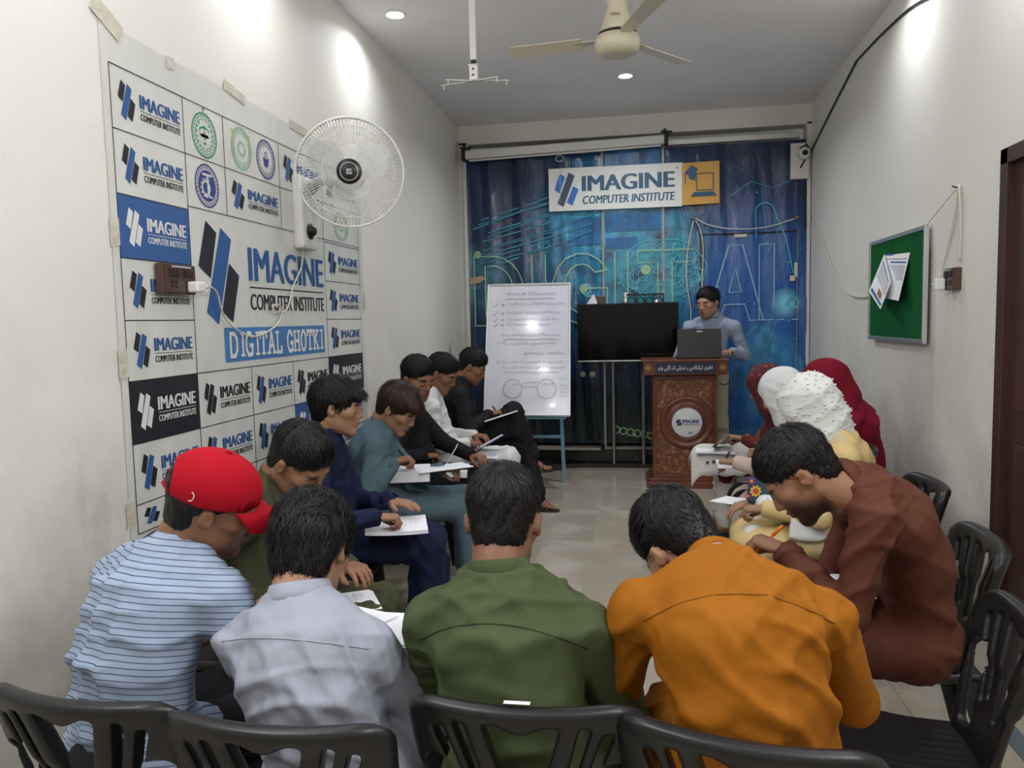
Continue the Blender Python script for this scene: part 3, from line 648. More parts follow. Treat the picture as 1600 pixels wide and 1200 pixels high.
for k in range(16):
    x = -.36+rg.random()*.5; z = .9+rg.random()*.7; bl(mb, [(x, z), (x+.12, z-.05), (x+.12, z-.28)], .006)
for k in range(12):
    x = .05+k*.04; bl(mb, [(x, 1.62), (x+.02*math.sin(k), 1.30-.1*rg.random())], .006)
tag(bproject(mb, .013).build('circuit_print', bb), kind='stuff')
mb = MB().mat(M_CY)
for p in ([(.85, 2.72), (1.05, 2.85), (1.25, 2.78), (1.55, 2.9)], [(.9, 1.2), (1.1, 1.45), (1.5, 1.3)], [(1.28, 2.4), (1.42, 1.95), (1.52, 2.2)], [(1.15, 2.75), (1.20, 2.3)], [(1.33, 1.6), (1.2, 1.2), (1.5, .9)]): bl(mb, p, .005)
circ(mb, 1.18, 2.55, .09, .012, 18, 10, 170); bl(mb, [(1.27, 2.56), (1.38, 2.28), (1.45, 1.95)], .012); bl(mb, [(1.09, 2.56), (1.10, 2.3)], .010)
circ(mb, 1.45, 1.66, .05, .02); circ(mb, -1.0, 2.30, .06, .008); circ(mb, -.98, 2.30, .03, .006); circ(mb, -.58, 1.85, .05, .02)
for k in range(60): disc(mb, rg.uniform(-.4, 1.5), rg.uniform(.9, 2.9), rg.uniform(.003, .012), 8)
tag(bproject(mb, .017).build('node_print', bb), kind='stuff')
mb = MB().mat(M_LIM)
for x, z, r in ((-1.70, 2.24, .04), (-.60, 1.86, .045), (.03, 2.03, .05), (-.62, .98, .03), (-.52, .98, .03), (-.1, .35, .02)): disc(mb, x, z, r)
for k in range(6): circ(mb, -.28+k*.07, .40-.012*k, .035, .014, 12)
tag(bproject(mb, .019).build('bokeh_print', bb), kind='stuff')
mb = MB().mat(mat('print_skin', (.48, .30, .20), .4)); mb.add([(-1.79, 0, 2.0), (-1.66, 0, 2.02), (-1.62, 0, 1.99), (-1.68, 0, 1.95), (-1.79, 0, 1.93)], [(0, 1, 2, 3, 4)]); bproject(mb, .02).build('fingertip_print', bb)
mb = MB().mat(M_CY2); mb.add([(1.0, 0, .95), (1.1, 0, 1.35), (1.22, 0, 1.50), (1.30, 0, 1.42), (1.55, 0, 1.1), (1.56, 0, .7), (1.3, 0, .85)], [tuple(range(7))]); mb.mat(M_TECH)
mb.v = [tuple(v) for v in mb.v]; bproject(mb, .0145).build('robot_hand_print', bb)
for o in list(bb.children):
    if o.name.startswith('robot_hand'): o.data.materials.clear(); o.data.materials.append(mat('print_haze_blue', (.035, .19, .36), .35, var=.5, vs=9))
# sign
sg = MB().mat(M_PWHITE); SD = .055
def SP(x, z): return V(x, YB-.035-SD, z)-BB
z0L, z1L, z0R, z1R = 2.63, 3.08, 2.60, 3.03
def sxz(u, v):   # sign tilts a little
    x = -.935+u*1.68; return SP(x, (2.645+v*.425)-.045*u*0-.01*math.sin(u*3))
mb = MB().mat(M_PWHITE); mb.poly([sxz(0, 0), sxz(.788, 0), sxz(.788, 1), sxz(0, 1)], (0, .008, 0)); so = mb.build('sign_panel', bb)
mb = MB().mat(mat('print_orange', (.62, .33, .07), .4)); mb.poly([sxz(.79, .02), sxz(1, .02), sxz(1, .98), sxz(.79, .98)], (0, .010, 0)); so2 = mb.build('orange_sign_panel', bb)
def SQ(u, v, d=.003): p = sxz(u, v); return p-V(0, d, 0)
mb = MB().mat(mat('print_logo_blue', (.03, .16, .50), .4)); mb.poly([SQ(.045, .50), SQ(.075, .36), SQ(.105, .50+.3), SQ(.075, .94)]) if False else None
for c, q in (('b', ((.035, .50), (.066, .42), (.100, .80), (.068, .88))), ('k', ((.052, .18), (.088, .10), (.158, .82), (.122, .90))), ('b', ((.108, .20), (.142, .12), (.180, .50), (.148, .58)))):
    mb.mat(mat('print_logo_blue') if c == 'b' else mat('print_slate', (.04, .07, .12), .4)); mb.poly([SQ(*p) for p in q])
M_SLATE = mat('print_teal_dark', (.02, .09, .17), .4); mb.mat(M_SLATE)
ux = V(1, 0, 0); uz = V(0, 0, 1)
def stext(t, u, v, w_, h_, off, **k):
    put_text(mb, t, SQ(u, v), ux, uz, w_*1.68, h_*.425, off, **k)
stext('IMAGINE', .205, .45, .535, .36, 0, bold=.020); stext('COMPUTER INSTITUTE', .205, .15, .54, .19, 0, shear=.15, bold=.006); stext('R', .755, .86, .012, .05, 0)
mb.mat(M_SLATE)
mb.poly([SQ(.855, .30, .006), SQ(.965, .30, .006), SQ(.985, .20, .006), SQ(.835, .20, .006)])
for a, b in (((.87, .34), (.87, .72)), ((.87, .72), (.965, .72)), ((.965, .72), (.965, .34)), ((.965, .34), (.87, .34))):
    p, q = SQ(*a, .006), SQ(*b, .006); mb.bar(p, q, .008, .002, up=(0, 1, 0))
mb.poly([SQ(.80, .74, .008), SQ(.845, .66, .008), SQ(.88, .82, .008), SQ(.84, .92, .008)]); mb.poly([SQ(.825, .62, .007), SQ(.862, .56, .007), SQ(.868, .74, .007), SQ(.825, .72, .007)]); mb.bar(SQ(.805, .74, .008), SQ(.805, .50, .008), .008, .002, up=(0, 1, 0))
mb.build('sign_print', bb)
# patches of tape on the flap, tear on the right
for x, z, w_, h_ in ((.95, 2.33, .12, .03), (1.47, 1.98, .03, .14), (1.44, 1.90, .05, .05)): MB().mat(M_TAPE).box(V(x, YB-.07, z)-BB, (w_, .006, h_)).build('tape_patch', bb)

# projector screen roller
rl = thing('projector_screen_case', (-.79, YB-.12, 3.26), 'long white rolled projector screen case fixed under the ceiling beam', 'projector screen')
a, b = V(-1.80, 0, 3.245)-V(-.79, 0, 3.26), V(.235, 0, 3.285)-V(-.79, 0, 3.26); d = b-a
MB().mat(M_WHITEP).bar(a, b, .075, .085, bev=.015).build('case', rl); MB().mat(M_WHITEP).bar(a+V(.05, 0, -.055), b+V(-.05, 0, -.055), .03, .016, bev=.004).build('bottom_bar', rl)
for p, nm in ((a, 'bracket'), (b, 'bracket')): MB().mat(M_DKM).box(p, (.04, .10, .11), bev=.006).box(p+V(-.01, .05, .07), (.03, .03, .09)).bar(p+V(-.05, .04, .09), p+V(.06, .04, .08), .02, .02).build(nm, rl)
rg_ = MB().mat(M_ALU); rg_.tube([V(-.02+.04*math.cos(t), -.06, -.11+.03*math.sin(t)) for t in np.arange(16)*math.pi/8], .004, 6, closed=True); rg_.tube([(-.02, -.06, -.14), (-.02, -.06, -.55)], .002, 5); rg_.build('pull_ring', rl)

# security camera
cc = thing('security_camera', (1.50, YB-.05, 3.05), 'small white dome security camera on a square box in the top right back corner', 'camera')
MB().mat(M_WHITEP).box((0, 0, -.03), (.17, .03, .34), bev=.006).build('junction_box', cc)
Rc = np.array([[1, 0, 0], [0, 0, -1], [0, 1, 0]])
MB().mat(M_WHITEP).lathe([(.055, 0), (.058, .04), (.050, .075), (.038, .085)], (.03, -.01, .03), Rc).build('housing', cc)
MB().mat(M_DKM).lathe([(.026, .08), (.026, .092), (.012, .095)], (.03, -.01, .03), Rc).build('lens', cc)
MB().mat(M_DKM).tube([(.0, -.02, .09), (.04, -.05, .11), (.08, -.03, .09), (.05, -.02, .13)], .006).build('bracket', cc)

def cable(name, pts, r, m, lab, cat='cable', n=6, group=None):
    P_ = [np.array(p, float) for p in pts]; out = []
    for i in range(len(P_)-1):
        p0 = P_[max(i-1, 0)]; p1 = P_[i]; p2 = P_[i+1]; p3 = P_[min(i+2, len(P_)-1)]
        for k in range(6): t = k/6; out.append(.5*((2*p1)+(-p0+p2)*t+(2*p0-5*p1+4*p2-p3)*t*t+(-p0+3*p1-3*p2+p3)*t**3))
    out.append(P_[-1]); o = MB().mat(m).tube(out, r, n).build(name); tag(o, lab, cat, group); return o
M_CABB = mat('cable_black', (.025, .024, .022), .5); M_CABW = mat('cable_cream', (.62, .58, .46), .5)
cable('power_cable', [(XR-.008, 3.9, 3.05), (XR-.008, 4.92, 3.341), (XR-.008, 5.6, 3.42), (XR-.008, 6.31, 3.453)], .008, M_CABB, 'thick black cable running along the top of the right wall towards the front')
cable('camera_cable', [(XR-.010, 6.33, 3.45), (XR-.010, 7.2, 3.27), (XR-.012, 7.80, 3.13), (1.55, 7.84, 3.04), (1.50, 7.85, 2.95)], .008, M_CABB, 'thick black cable dropping from a clip to the corner security camera')
cable('white_cable', [(1.455, YB-.11, 2.47), (1.2, YB-.10, 2.40), (.9, YB-.11, 2.39), (.65, YB-.10, 2.44), (.50, YB-.11, 2.52)], .006, M_CABW, 'cream cable sagging across the back banner between two hooks')
cable('white_cable', [(.50, YB-.10, 2.51), (.44, YB-.10, 2.2), (.43, YB-.10, 1.9), (.47, YB-.09, 1.6), (.44, YB-.10, 1.42), (.33, YB-.16, 1.33)], .006, M_CABW, 'cream cable hanging down the back banner behind the presenter to the television')
cable('white_cable', [(.50, YB-.11, 2.52), (.585, YB-.09, 2.3), (.575, YB-.09, 1.7), (.57, YB-.09, 1.2)], .006, M_CABW, 'cream cable running straight down the edge of the banner door flap')
cable('white_cable', [(XR-.01, 7.86, 2.48), (XR-.01, 7.4, 2.22), (XR-.012, 7.0, 1.95), (XR-.012, 6.5, 1.72), (XR-.012, 6.1, 1.665), (XR-.012, 5.76, 1.675)], .007, M_CABW, 'cream cable sagging along the right wall to the green notice board')
for p in ((.50, YB-.10, 2.51), (1.47, YB-.10, 2.48)):
    t = thing('cable_hook', p, 'small brass cable hook on the back banner '+('left of the door flap' if p[0] < 1 else 'near the right corner'), 'hook', 'cable hooks')
    MB().mat(mat('brass', (.4, .28, .1), .4, metal=.8)).lathe([(.018, 0), (.018, .012), (.008, .03)], (0, 0, 0), Rc, n=12).build('screw_plate', t)

# ------------------------------------------------------------------ sockets, right wall and left wall
def socket(loc, s_, lab, w_, h_):
    t = thing('wall_socket', loc, lab, 'socket', 'brown wall sockets'); q = s_
    MB().mat(M_SOCK).box((q*.018, 0, 0), (.036, w_, h_), bev=.005).build('box', t); MB().mat(M_SOCK).box((q*.039, 0, 0), (.006, w_*.94, h_*.94), bev=.002).build('faceplate', t)
    for i, y in enumerate((-w_*.22, w_*.22)):
        MB().mat(mat('switch_dark', (.035, .02, .016), .3)).box((q*.045, y, h_*.2), (.010, w_*.26, h_*.26), bev=.003).build('switch', t)
        for dz in (-.11, -.25):
            for dy in (-.06, .06): MB().mat(M_DKM).lathe([(.006, 0), (.006, .002)], (q*.0425, y+dy*w_, dz*h_), np.array([[0, 0, q], [0, 1, 0], [-q, 0, 0]]), n=8).build('pin_hole', t)
    MB().mat(M_PAPER).box((q*.0465, 0, h_*.40), (.001, w_*.6, .004)).build('label_line', t); return t
socket((XR, 4.36, 1.715), -1, 'brown switch socket on the right wall beside the green board', .13, .115)
socket((XL+.012, 2.835, 1.745), 1, 'brown switch socket fixed over the banner on the left wall', .215, .12)
pl = thing('charger_plug', (XR-.05, 4.42, 1.69), 'white plug in the right wall socket', 'plug'); MB().mat(M_WHITEP).box((-.02, -.02, 0), (.05, .035, .06), bev=.008).build('plug_body', pl); MB().mat(M_WHITEP).tube([(-.02, 0, 0), (-.02, .06, 0)], [.02, .012]).build('strain_relief', pl)
pl = thing('charger_plug', (XL+.06, 2.88, 1.715), 'white plug in the left wall socket feeding the wall fan', 'plug'); MB().mat(M_WHITEP).box((.02, .02, 0), (.05, .06, .045), bev=.010).build('plug_body', pl); MB().mat(M_WHITEP).tube([(.02, .05, 0), (.02, .10, .004)], [.016, .008]).build('strain_relief', pl)
cable('white_cable', [(XR-.06, 4.48, 1.69), (XR-.02, 4.50, 1.78), (XR-.015, 4.38, 2.0), (XR-.015, 4.325, 2.178), (XR-.02, 4.30, 2.15), (XR-.015, 4.29, 2.0), (XR-.01, 4.30, 1.80)], .006, M_CABW, 'white cable looped over a nail above the right wall socket')
nl = MB().mat(M_DKM).tube([(XR, 4.345, 2.178), (XR-.04, 4.345, 2.19)], .004); tag(nl.build('nail'), 'nail in the right wall holding the white cable and the board string', 'nail')
cable('fan_cord', [(XL+.085, 2.98, 1.72), (XL+.05, 3.10, 1.70), (XL+.03, 3.20, 1.58), (XL+.03, 3.42, 1.50), (XL+.03, 3.66, 1.545), (XL+.03, 3.75, 1.62), (XL+.035, 3.70, 1.655), (XL+.03, 3.64, 1.645), (XL+.03, 3.70, 1.62), (XL+.025, 3.82, 1.64), (XL+.025, 3.90, 1.76), (XL+.025, 4.02, 1.88), (XL+.025, 4.05, 2.02), (XL+.03, 4.07, 2.30), (XL+.06, 4.10, 2.33)], .0042, M_CABW, 'white power cord looping over the left banner from socket to wall fan')

# green notice board
gb = thing('notice_board', (XR-.02, 5.24, 1.70), 'green felt notice board in an aluminium frame on the right wall', 'notice board')
MB().mat(mat('green_felt', (.008, .105, .032), .95, var=.12, vs=7, spec=.1)).box((-.012, 0, 0), (.014, 1.04, .63)).build('felt_panel', gb)
for a, b in (((-.015, -.54, -.325), (-.015, .54, -.325)), ((-.015, -.54, .325), (-.015, .54, .325)), ((-.015, -.53, -.33), (-.015, -.53, .33)), ((-.015, .53, -.33), (-.015, .53, .33))):
    MB().mat(M_ALU).bar(a, b, .022, .026, up=(1, 0, 0) if a[2] != b[2] else (0, 0, 1), bev=.003).build('frame_bar', gb)
cable('hanging_string', [(XR-.02, 4.345, 2.175), (XR-.03, 4.5, 2.11), (XR-.035, 4.70, 2.035)], .003, M_CABW, 'string tying the green board to the nail', 'string')
def sheet_paper(loc, pts, lab, lines, m=M_PAPER):
    t = thing('notice_paper', loc, lab, 'paper', 'papers on the green board'); mb = MB().mat(m); mb.poly(pts, (-.0012, 0, 0)); mb.build('sheet', t)
    mb = MB(); mb.mat(M_INKB); o = np.array(pts[3]); u = (np.array(pts[2])-o); v = (np.array(pts[0])-o)
    for (u0, u1, v0, v1, k) in lines:
        mb.mat({'b': M_INKB, 'k': mat('print_grey', (.25, .25, .3), .6), 'r': mat('print_warm', (.4, .15, .06), .5)}[k])
        mb.poly([(np.array(pts[3])*(1-a)+np.array(pts[2])*a)*(1-b)+(np.array(pts[0])*(1-a)+np.array(pts[1])*a)*b+V(-.003, 0, 0) for a, b in ((u0, v0), (u1, v0), (u1, v1), (u0, v1))])
    mb.build('print', t)
lines = [(.06, .4, .05, .09, 'b'), (.05, .95, .16, .175, 'k'), (.3, .95, .22, .25, 'b')]+[(.05, .95, .30+.035*i, .312+.035*i, 'k') for i in range(9)]
def atx(px, py, x):
    d = CM.T@V((px-800)/FPX, (py-600)/FPX, 1.0); return CAM+d*(x-CAM[0])/d[0]
def paper_at(q, lab, lines):
    P_ = [atx(a, b, x) for a, b, x in q]; o = sum(P_)/4; sheet_paper(tuple(o), [p-o for p in P_], lab, lines)
paper_at([(1383, 466, XR-.09), (1404, 470, XR-.10), (1423, 391, XR-.035), (1382, 393, XR-.032)], 'white printed notice pinned upright on the green board', lines)
paper_at([(1358, 455, XR-.13), (1376, 483, XR-.15), (1392, 441, XR-.10), (1382, 397, XR-.045)], 'smaller printed leaflet hanging askew over the left side of the green board', [(.1, .9, .1, .14, 'b')]+[(.1, .95, .2+.05*i, .215+.05*i, 'k') for i in range(7)]+[(.1, .95, .85, .93, 'b'), (.5, .8, .62, .80, 'r')])

# ------------------------------------------------------------------ wall fan
wf = thing('wall_fan', (XL, 4.10, 2.2), 'white oscillating wall fan with round wire cage and black hub', 'fan'); WO = V(XL, 4.10, 2.2)
FC = V(-1.40, 3.60, 2.283); FD = nrm(V(-.10, -.05, 1.75)-FC); FD = nrm(V(FD[0]*.9, FD[1], FD[2]*.6)); FX = nrm(np.cross(V(0, 0, 1), FD)); FZ = np.cross(FD, FX); FR = np.stack([FX, FZ, FD], 1); fc = FC-WO
MB().mat(M_WHITEP).box((.03, -.02, -.03), (.06, .20, .40), bev=.02).build('control_box', wf)
Rx = np.array([[0, 0, 1], [0, 1, 0], [-1, 0, 0]])
MB().mat(M_BLACK).lathe([(.045, 0), (.045, .006), (.030, .010), (.022, .03), (.018, .032)], (.06, -.03, -.13), Rx).build('speed_knob', wf)
MB().mat(mat('fan_grey', (.45, .45, .44), .4)).tube([(.05, 0, .10), (.13, -.06, .13), (.22, -.18, .12), fc-FD*.16+V(0, 0, -.03)], [.035, .03, .028, .03], 10).build('arm', wf)
MB().mat(M_WHITEP).lathe([(.03, -.22), (.065, -.20), (.072, -.12), (.060, -.075), (.02, -.07)], fc, FR).build('motor_housing', wf)
R_F = .258
def cage_ring(mb, r, z, t): mb.tube([fc+FR@V(r*math.cos(a), r*math.sin(a), z) for a in np.arange(56)*2*math.pi/56], t, 6, closed=True)
gm = mat('cage_wire', (.62, .61, .57), .35)
cg = MB().mat(gm); cage_ring(cg, R_F, 0, .006); cage_ring(cg, R_F, -.018, .005); cg.build('rim', wf)
mb = MB().mat(gm); cage_ring(mb, .215, .035, .0016); cage_ring(mb, .13, .052, .0016)
for k in range(100):
    a = k*2*math.pi/100; mb.tube([fc+FR@V(r*math.cos(a+tw_), r*math.sin(a+tw_), z) for r, z, tw_ in ((.055, .056, 0), (.15, .05, .05), (.22, .035, .07), (.253, .006, .07))], .0011, 3, caps=False, smooth=False)
tag(mb.build('front_grille', wf), kind='stuff')
mb = MB().mat(gm); cage_ring(mb, .20, -.09, .0016); cage_ring(mb, .12, -.105, .0016)
for k in range(90):
    a = k*2*math.pi/90; mb.tube([fc+FR@V(r*math.cos(a), r*math.sin(a), z) for r, z in ((.055, -.11), (.15, -.10), (.22, -.075), (.253, -.02))], .0011, 3, caps=False, smooth=False)
tag(mb.build('rear_grille', wf), kind='stuff')
mb = MB().mat(M_BLACK).lathe([(.001, .062), (.056, .062), (.060, .058), (.060, .050), (.001, .050)], fc, FR); mb.build('hub_cap', wf)
mb = MB().mat(M_PWHITE); 
for k in range(28): a, b = k*2*math.pi/28, (k+1)*2*math.pi/28; mb.add([fc+FR@V(r*math.cos(t), r*math.sin(t), .0628) for r, t in ((.041, a), (.043, a), (.043, b), (.041, b))], [(0, 1, 2, 3)])
put_text(mb, 'GFC', fc+FR@V(-.013, .0, .0632), FR[:, 0], FR[:, 1], .026, .012, .02); put_text(mb, 'FAN', fc+FR@V(-.013, -.014, .0632), FR[:, 0], FR[:, 1], .026, .011, .02)
mb.build('hub_print', wf)
mb_ = mat('blade_clear', (.55, .57, .57), .25, alpha=.38)
for k in range(3):
    a0 = k*2*math.pi/3+.5; mb = MB().mat(mb_); vs = []; fs = []
    for i in range(7):
        r = .045+.165*i/6
        for j in range(6): t = (j/5-.5); w_ = (.35+1.05*math.sin(math.pi*min(1, .25+i/6*.75))*.8); a = a0+t*w_*1.25; vs.append(fc+FR@V(r*math.cos(a), r*math.sin(a), -.02-t*.05))
    for i in range(6):
        for j in range(5): fs.append((i*6+j, i*6+j+1, (i+1)*6+j+1, (i+1)*6+j))
    mb.add(vs, fs, True); mb.build('blade', wf)

# ceiling fan
cf = thing('ceiling_fan', (-.133, 4.55, 3.15), 'cream ceiling fan with bell-shaped canopy and three blades', 'fan')
MB().mat(M_CREAM).lathe([(.05, -.105), (.10, -.10), (.125, -.075), (.132, -.04), (.125, -.005), (.10, .005), (.03, .008)], n=36).build('motor_housing', cf)
MB().mat(M_DKM).lathe([(.112, .004), (.112, .014), (.05, .016)], n=30).build('gap_ring', cf)
MB().mat(M_CREAM).lathe([(.098, .012), (.092, .05), (.078, .10), (.062, .14), (.055, .17), (.062, .20), (.078, .235), (.07, .245), (.02, .25)], n=32).build('lower_canopy', cf)
MB().mat(M_CREAM).lathe([(.013, .2), (.013, .42)], n=12).build('downrod', cf)
MB().mat(M_CREAM).lathe([(.04, .30), (.065, .33), (.075, .38), (.078, .42)], n=24).build('ceiling_canopy', cf)
mb = MB().mat(mat('print_red', (.3, .04, .04), .5)); put_text(mb, 'ROYAL', (-.03, -.093, .085), (1, 0, 0), (0, .15, .99), .05, .016, .03); mb.build('maker_print', cf)
for k in range(3):
    a = math.radians(172+120*k); d = V(math.cos(a), math.sin(a), 0); n_ = V(-d[1], d[0], 0)
    mb = MB().mat(M_CREAM); mb.poly([d*.12+n_*.03, d*.12-n_*.03, d*.24-n_*.045, d*.24+n_*.045], (0, 0, .004)); ir = mb.build('blade', cf); ir.location = (0, 0, -.02)
    mb = MB().mat(M_CREAM); mb.poly([d*.2+n_*.055+V(0, 0, .012), d*.2-n_*.055-V(0, 0, .01), d*.62-n_*.068-V(0, 0, .012), d*.65+V(0, 0, 0), d*.62+n_*.068+V(0, 0, .014)], (0, 0, .004)); o = mb.build('blade_panel', ir)

# projector ceiling mount
pm = thing('projector_mount', (-.985, 4.6, 2.98), 'white ceiling projector bracket pole with four empty flat arms', 'bracket')
MB().mat(M_WHITEP).box((0, 0, .355), (.038, .038, .47), bev=.004).build('pole', pm); MB().mat(M_WHITEP).lathe([(.06, .585), (.06, .59)], n=20).build('ceiling_plate', pm)
MB().mat(M_DKM).box((0, 0, .105), (.028, .028, .05)).build('pivot', pm); MB().mat(M_WHITEP).box((0, 0, .045), (.05, .045, .085), bev=.003).box((0, 0, .09), (.06, .05, .006)).build('bracket_head', pm)
for z in (.065, .03): MB().mat(M_DKM).lathe([(.006, 0), (.006, .003)], (0, -.023, z), Rc, n=8).build('bolt', pm)
for a, l in ((12, .21), (-14, .16), (168, .22), (200, .17)):
    d = V(math.cos(math.radians(a)), math.sin(math.radians(a)), 0); MB().mat(M_WHITEP).bar(d*.01, d*l, .022, .004).tube([d*l*.92+V(0, 0, .004), d*l*.92-V(0, 0, .025)], .004, 6).build('arm', pm)

# ------------------------------------------------------------------ whiteboard on easel
M_EAS = mat('easel_blue', (.16, .33, .42), .45); M_WB = mat('whiteboard_gloss', (.66, .66, .74), .13, spec=.8, coat=.6)
eo = V(-1.03, 6.95, 0); es = thing('whiteboard_easel', eo, 'pale blue metal easel stand holding the whiteboard', 'easel')
for p, q in (((-1.16, 7.55, 0), (-1.12, 7.20, 1.55)), ((-.752, 7.16, 0), (-.80, 7.16, 1.62)), ((-1.36, 7.16, 0), (-1.30, 7.16, 1.62))): MB().mat(M_EAS).bar(V(*p)-eo, V(*q)-eo, .032, .032, bev=.003).build('leg', es)
MB().mat(M_EAS).bar(V(-1.34, 7.16, .44)-eo, V(-.77, 7.16, .44)-eo, .028, .028).build('cross_bar', es); MB().mat(M_EAS).bar(V(-1.42, 6.885, .655)-eo, V(-.70, 6.885, .655)-eo, .07, .012).bar(V(-1.35, 6.87, .648)-eo, V(-1.35, 7.16, .648)-eo, .02, .012).bar(V(-.78, 6.87, .648)-eo, V(-.78, 7.16, .648)-eo, .02, .012).build('tray', es)
wo = V(-1.03, 6.90, .67); wb = thing('whiteboard', wo, 'tall white dry-erase board with handwritten notes standing on a blue easel', 'whiteboard')
WN = nrm(np.cross(V(1, 0, 0), V(.006, .33, 1.208)))
def WP(u, v, d=0):
    a = V(-1.452, 6.85, .682); ux_ = V(.789, 0, -.006); vz = V(.006, .33, 1.208); return a+ux_*u+vz*v+WN*d-wo
def WQ(u, v, d=0):  # top edge is a little narrower than the bottom in x
    return WP(u*(1-.02*v), v, d)
MB().mat(M_WB).poly([WQ(0, 0), WQ(1, 0), WQ(1, 1), WQ(0, 1)], -WN*.018).build('board', wb)
for a, b in (((0, 0), (1, 0)), ((1, 0), (1, 1)), ((1, 1), (0, 1)), ((0, 1), (0, 0))): MB().mat(M_ALU).bar(WQ(*a), WQ(*b), .014, .022, up=(0, 1, 0)).build('frame_bar', wb)
hw = MB().mat(M_MARK); ux_ = nrm(WQ(1, .5)-WQ(0, .5)); vz_ = nrm(WQ(.5, 1)-WQ(.5, 0))
def hand(t, u, v, w_, h_=.034, **k):
    n0 = len(hw.v); put_text(hw, t, WQ(u, v, .004), ux_, vz_, w_*.77, h_*1.1, -.018, shear=.35, **k)
    for i in range(n0, len(hw.v)):
        p = np.array(hw.v[i]); hw.v[i] = tuple(p+vz_*.004*math.sin(p[0]*28+v*30))
def uline(u0, u1, v):
    n = 10
    for k in range(n): a, b = u0+(u1-u0)*k/n, u0+(u1-u0)*(k+1)/n; hw.bar(WQ(a, v+.002*math.sin(k), .004), WQ(b, v+.002*math.sin(k+1), .004), .003, .002, up=(0, 1, 0))
hand('Aims & Objectives', .22, .905, .62, .036); uline(.22, .82, .885)
for i, (t, w_) in enumerate((('To discuss on English Grammar', .86), ('To boost up your confidence', .80), ('To enhance your vocabulary', .78), ('To improve your fluency', .66))):
    v = .828-.0*i-[0, .066, .118, .158][i]; hand(t, .24, v, w_*.82, .034); uline(.16, .20, v+.01); uline(.185, .20, v+.016); hw.bar(WQ(.07, v+.012, .004), WQ(.09, v, .004), .003, .002, up=(0, 1, 0)); hw.bar(WQ(.09, v, .004), WQ(.135, v+.03, .004), .003, .002, up=(0, 1, 0))
hand('Normal Objectives of Education', .17, .590, .72, .032); uline(.2, .85, .572)
hand('1) To build up personality', .12, .525, .74, .032); hand('Behaviour   Attitude', .45, .455, .5, .026)
hand('2) To make the people to become', .12, .385, .82, .030); hand('very skill full to meet the demand', .20, .345, .76, .028); hand('of market oriented society', .22, .308, .66, .028)
hand('School', .33, .222, .12, .026); hand('Knowledge', .46, .232, .17, .026); hand('Society', .69, .225, .14, .026); uline(.44, .62, .212)
for t, v in (('Family', .262), ('Peers', .215), ('Mosque', .19), ('Media', .165), ('Sports', .14)): hand(t, .88, v, .11, .018)
for cu in (.33, .73):
    pts = [WQ(cu+.11*math.cos(a), .20+.072*math.sin(a), .004) for a in np.arange(28)*2*math.pi/28]
    hw.tube(pts, .0016, 4, closed=True)
tag(hw.build('handwriting', wb), 'handwritten notes in dark marker', kind='stuff')

# ------------------------------------------------------------------ television
tv = thing('television', (-.15, 7.5, 1.13), 'large black flat screen television standing beside the lectern', 'television')
MB().mat(M_BLACK).box((0, .03, .28), (.975, .035, .565), bev=.006).build('cabinet', tv)
MB().mat(mat('screen_glass', (.0015, .0015, .002), .10, spec=.18)).box((0, .0105, .285), (.955, .004, .54)).build('screen', tv)
MB().mat(M_ALU).box((0, .010, .003), (.975, .014, .012), bev=.003).build('lower_bezel', tv)
MB().mat(M_DKM).box((0, .10, .25), (.30, .10, .30), bev=.01).build('rear_housing', tv)
MB().mat(M_DKM).box((0, .23, .30), (.12, .20, .12)).box((0, .32, .30), (.30, .03, .30)).build('wall_bracket', tv)
# stacked equipment behind the television
rk = thing('equipment_rack', (.02, 7.72, 1.66), 'black perforated metal panel with four round holes behind the television top', 'rack')
mb = MB().mat(M_DKM); mb.box((0, 0, .115), (.36, .02, .02)).box((0, 0, -.0), (.36, .02, .03))
for x in (-.18, -.09, 0, .09, .18): mb.box((x, 0, .055), (.012, .02, .12))
mb.build('frame', rk)
for x in (-.135, -.045, .045, .135): MB().mat(M_DKM).tube([(x+.035*math.cos(a), 0, .055+.035*math.sin(a)) for a in np.arange(16)*math.pi/8], .006, 6, closed=True).build('round_opening', rk)
MB().mat(M_DKM).box((0, .02, -.03), (.30, .06, .012)).build('foot_plate', rk)
tn = thing('spray_can', (-.17, 7.62, 1.62), 'small silver can on the left of the black rack above the television', 'can', 'silver cans'); MB().mat(M_STEEL).lathe([(.03, 0), (.03, .12), (.02, .135), (.016, .16), (.001, .162)], n=14).build('can_body', tn); MB().mat(M_PWHITE).lathe([(.018, .150), (.018, .175)], n=12).build('cap', tn)
tn = thing('spray_can', (.13, 7.62, 1.62), 'small silver can on the right of the black rack above the television', 'can', 'silver cans'); MB().mat(M_STEEL).lathe([(.03, 0), (.03, .09), (.02, .105), (.001, .112)], n=14).build('can_body', tn); MB().mat(M_DKM).lathe([(.014, .10), (.014, .12)], n=12).build('cap', tn)
sh = MB().mat(M_DKM).box((-.12, 7.72, 1.61), (.85, .30, .02)).box((-.40, 7.83, 1.55), (.02, .08, .12)).box((.20, 7.83, 1.55), (.02, .08, .12)); tag(sh.build('narrow_shelf'), 'narrow dark shelf behind the television', 'shelf')
bx = thing('cardboard_box', (-.43, 7.68, 1.62), 'small brown box leaning behind the television top left corner', 'box'); MB().mat(mat('cardboard', (.10, .055, .04), .8)).box((0, 0, .07), (.12, .08, .15), bev=.004).build('carton', bx)
pp = thing('folded_paper', (-.50, 7.60, 1.62), 'white folded paper propped behind the television top left corner', 'paper'); MB().mat(M_PAPER).poly([(-.09, 0, .02), (.06, 0, .0), (.05, .01, .10), (.02, .01, .17)], (0, .002, 0)).build('sheet', pp)

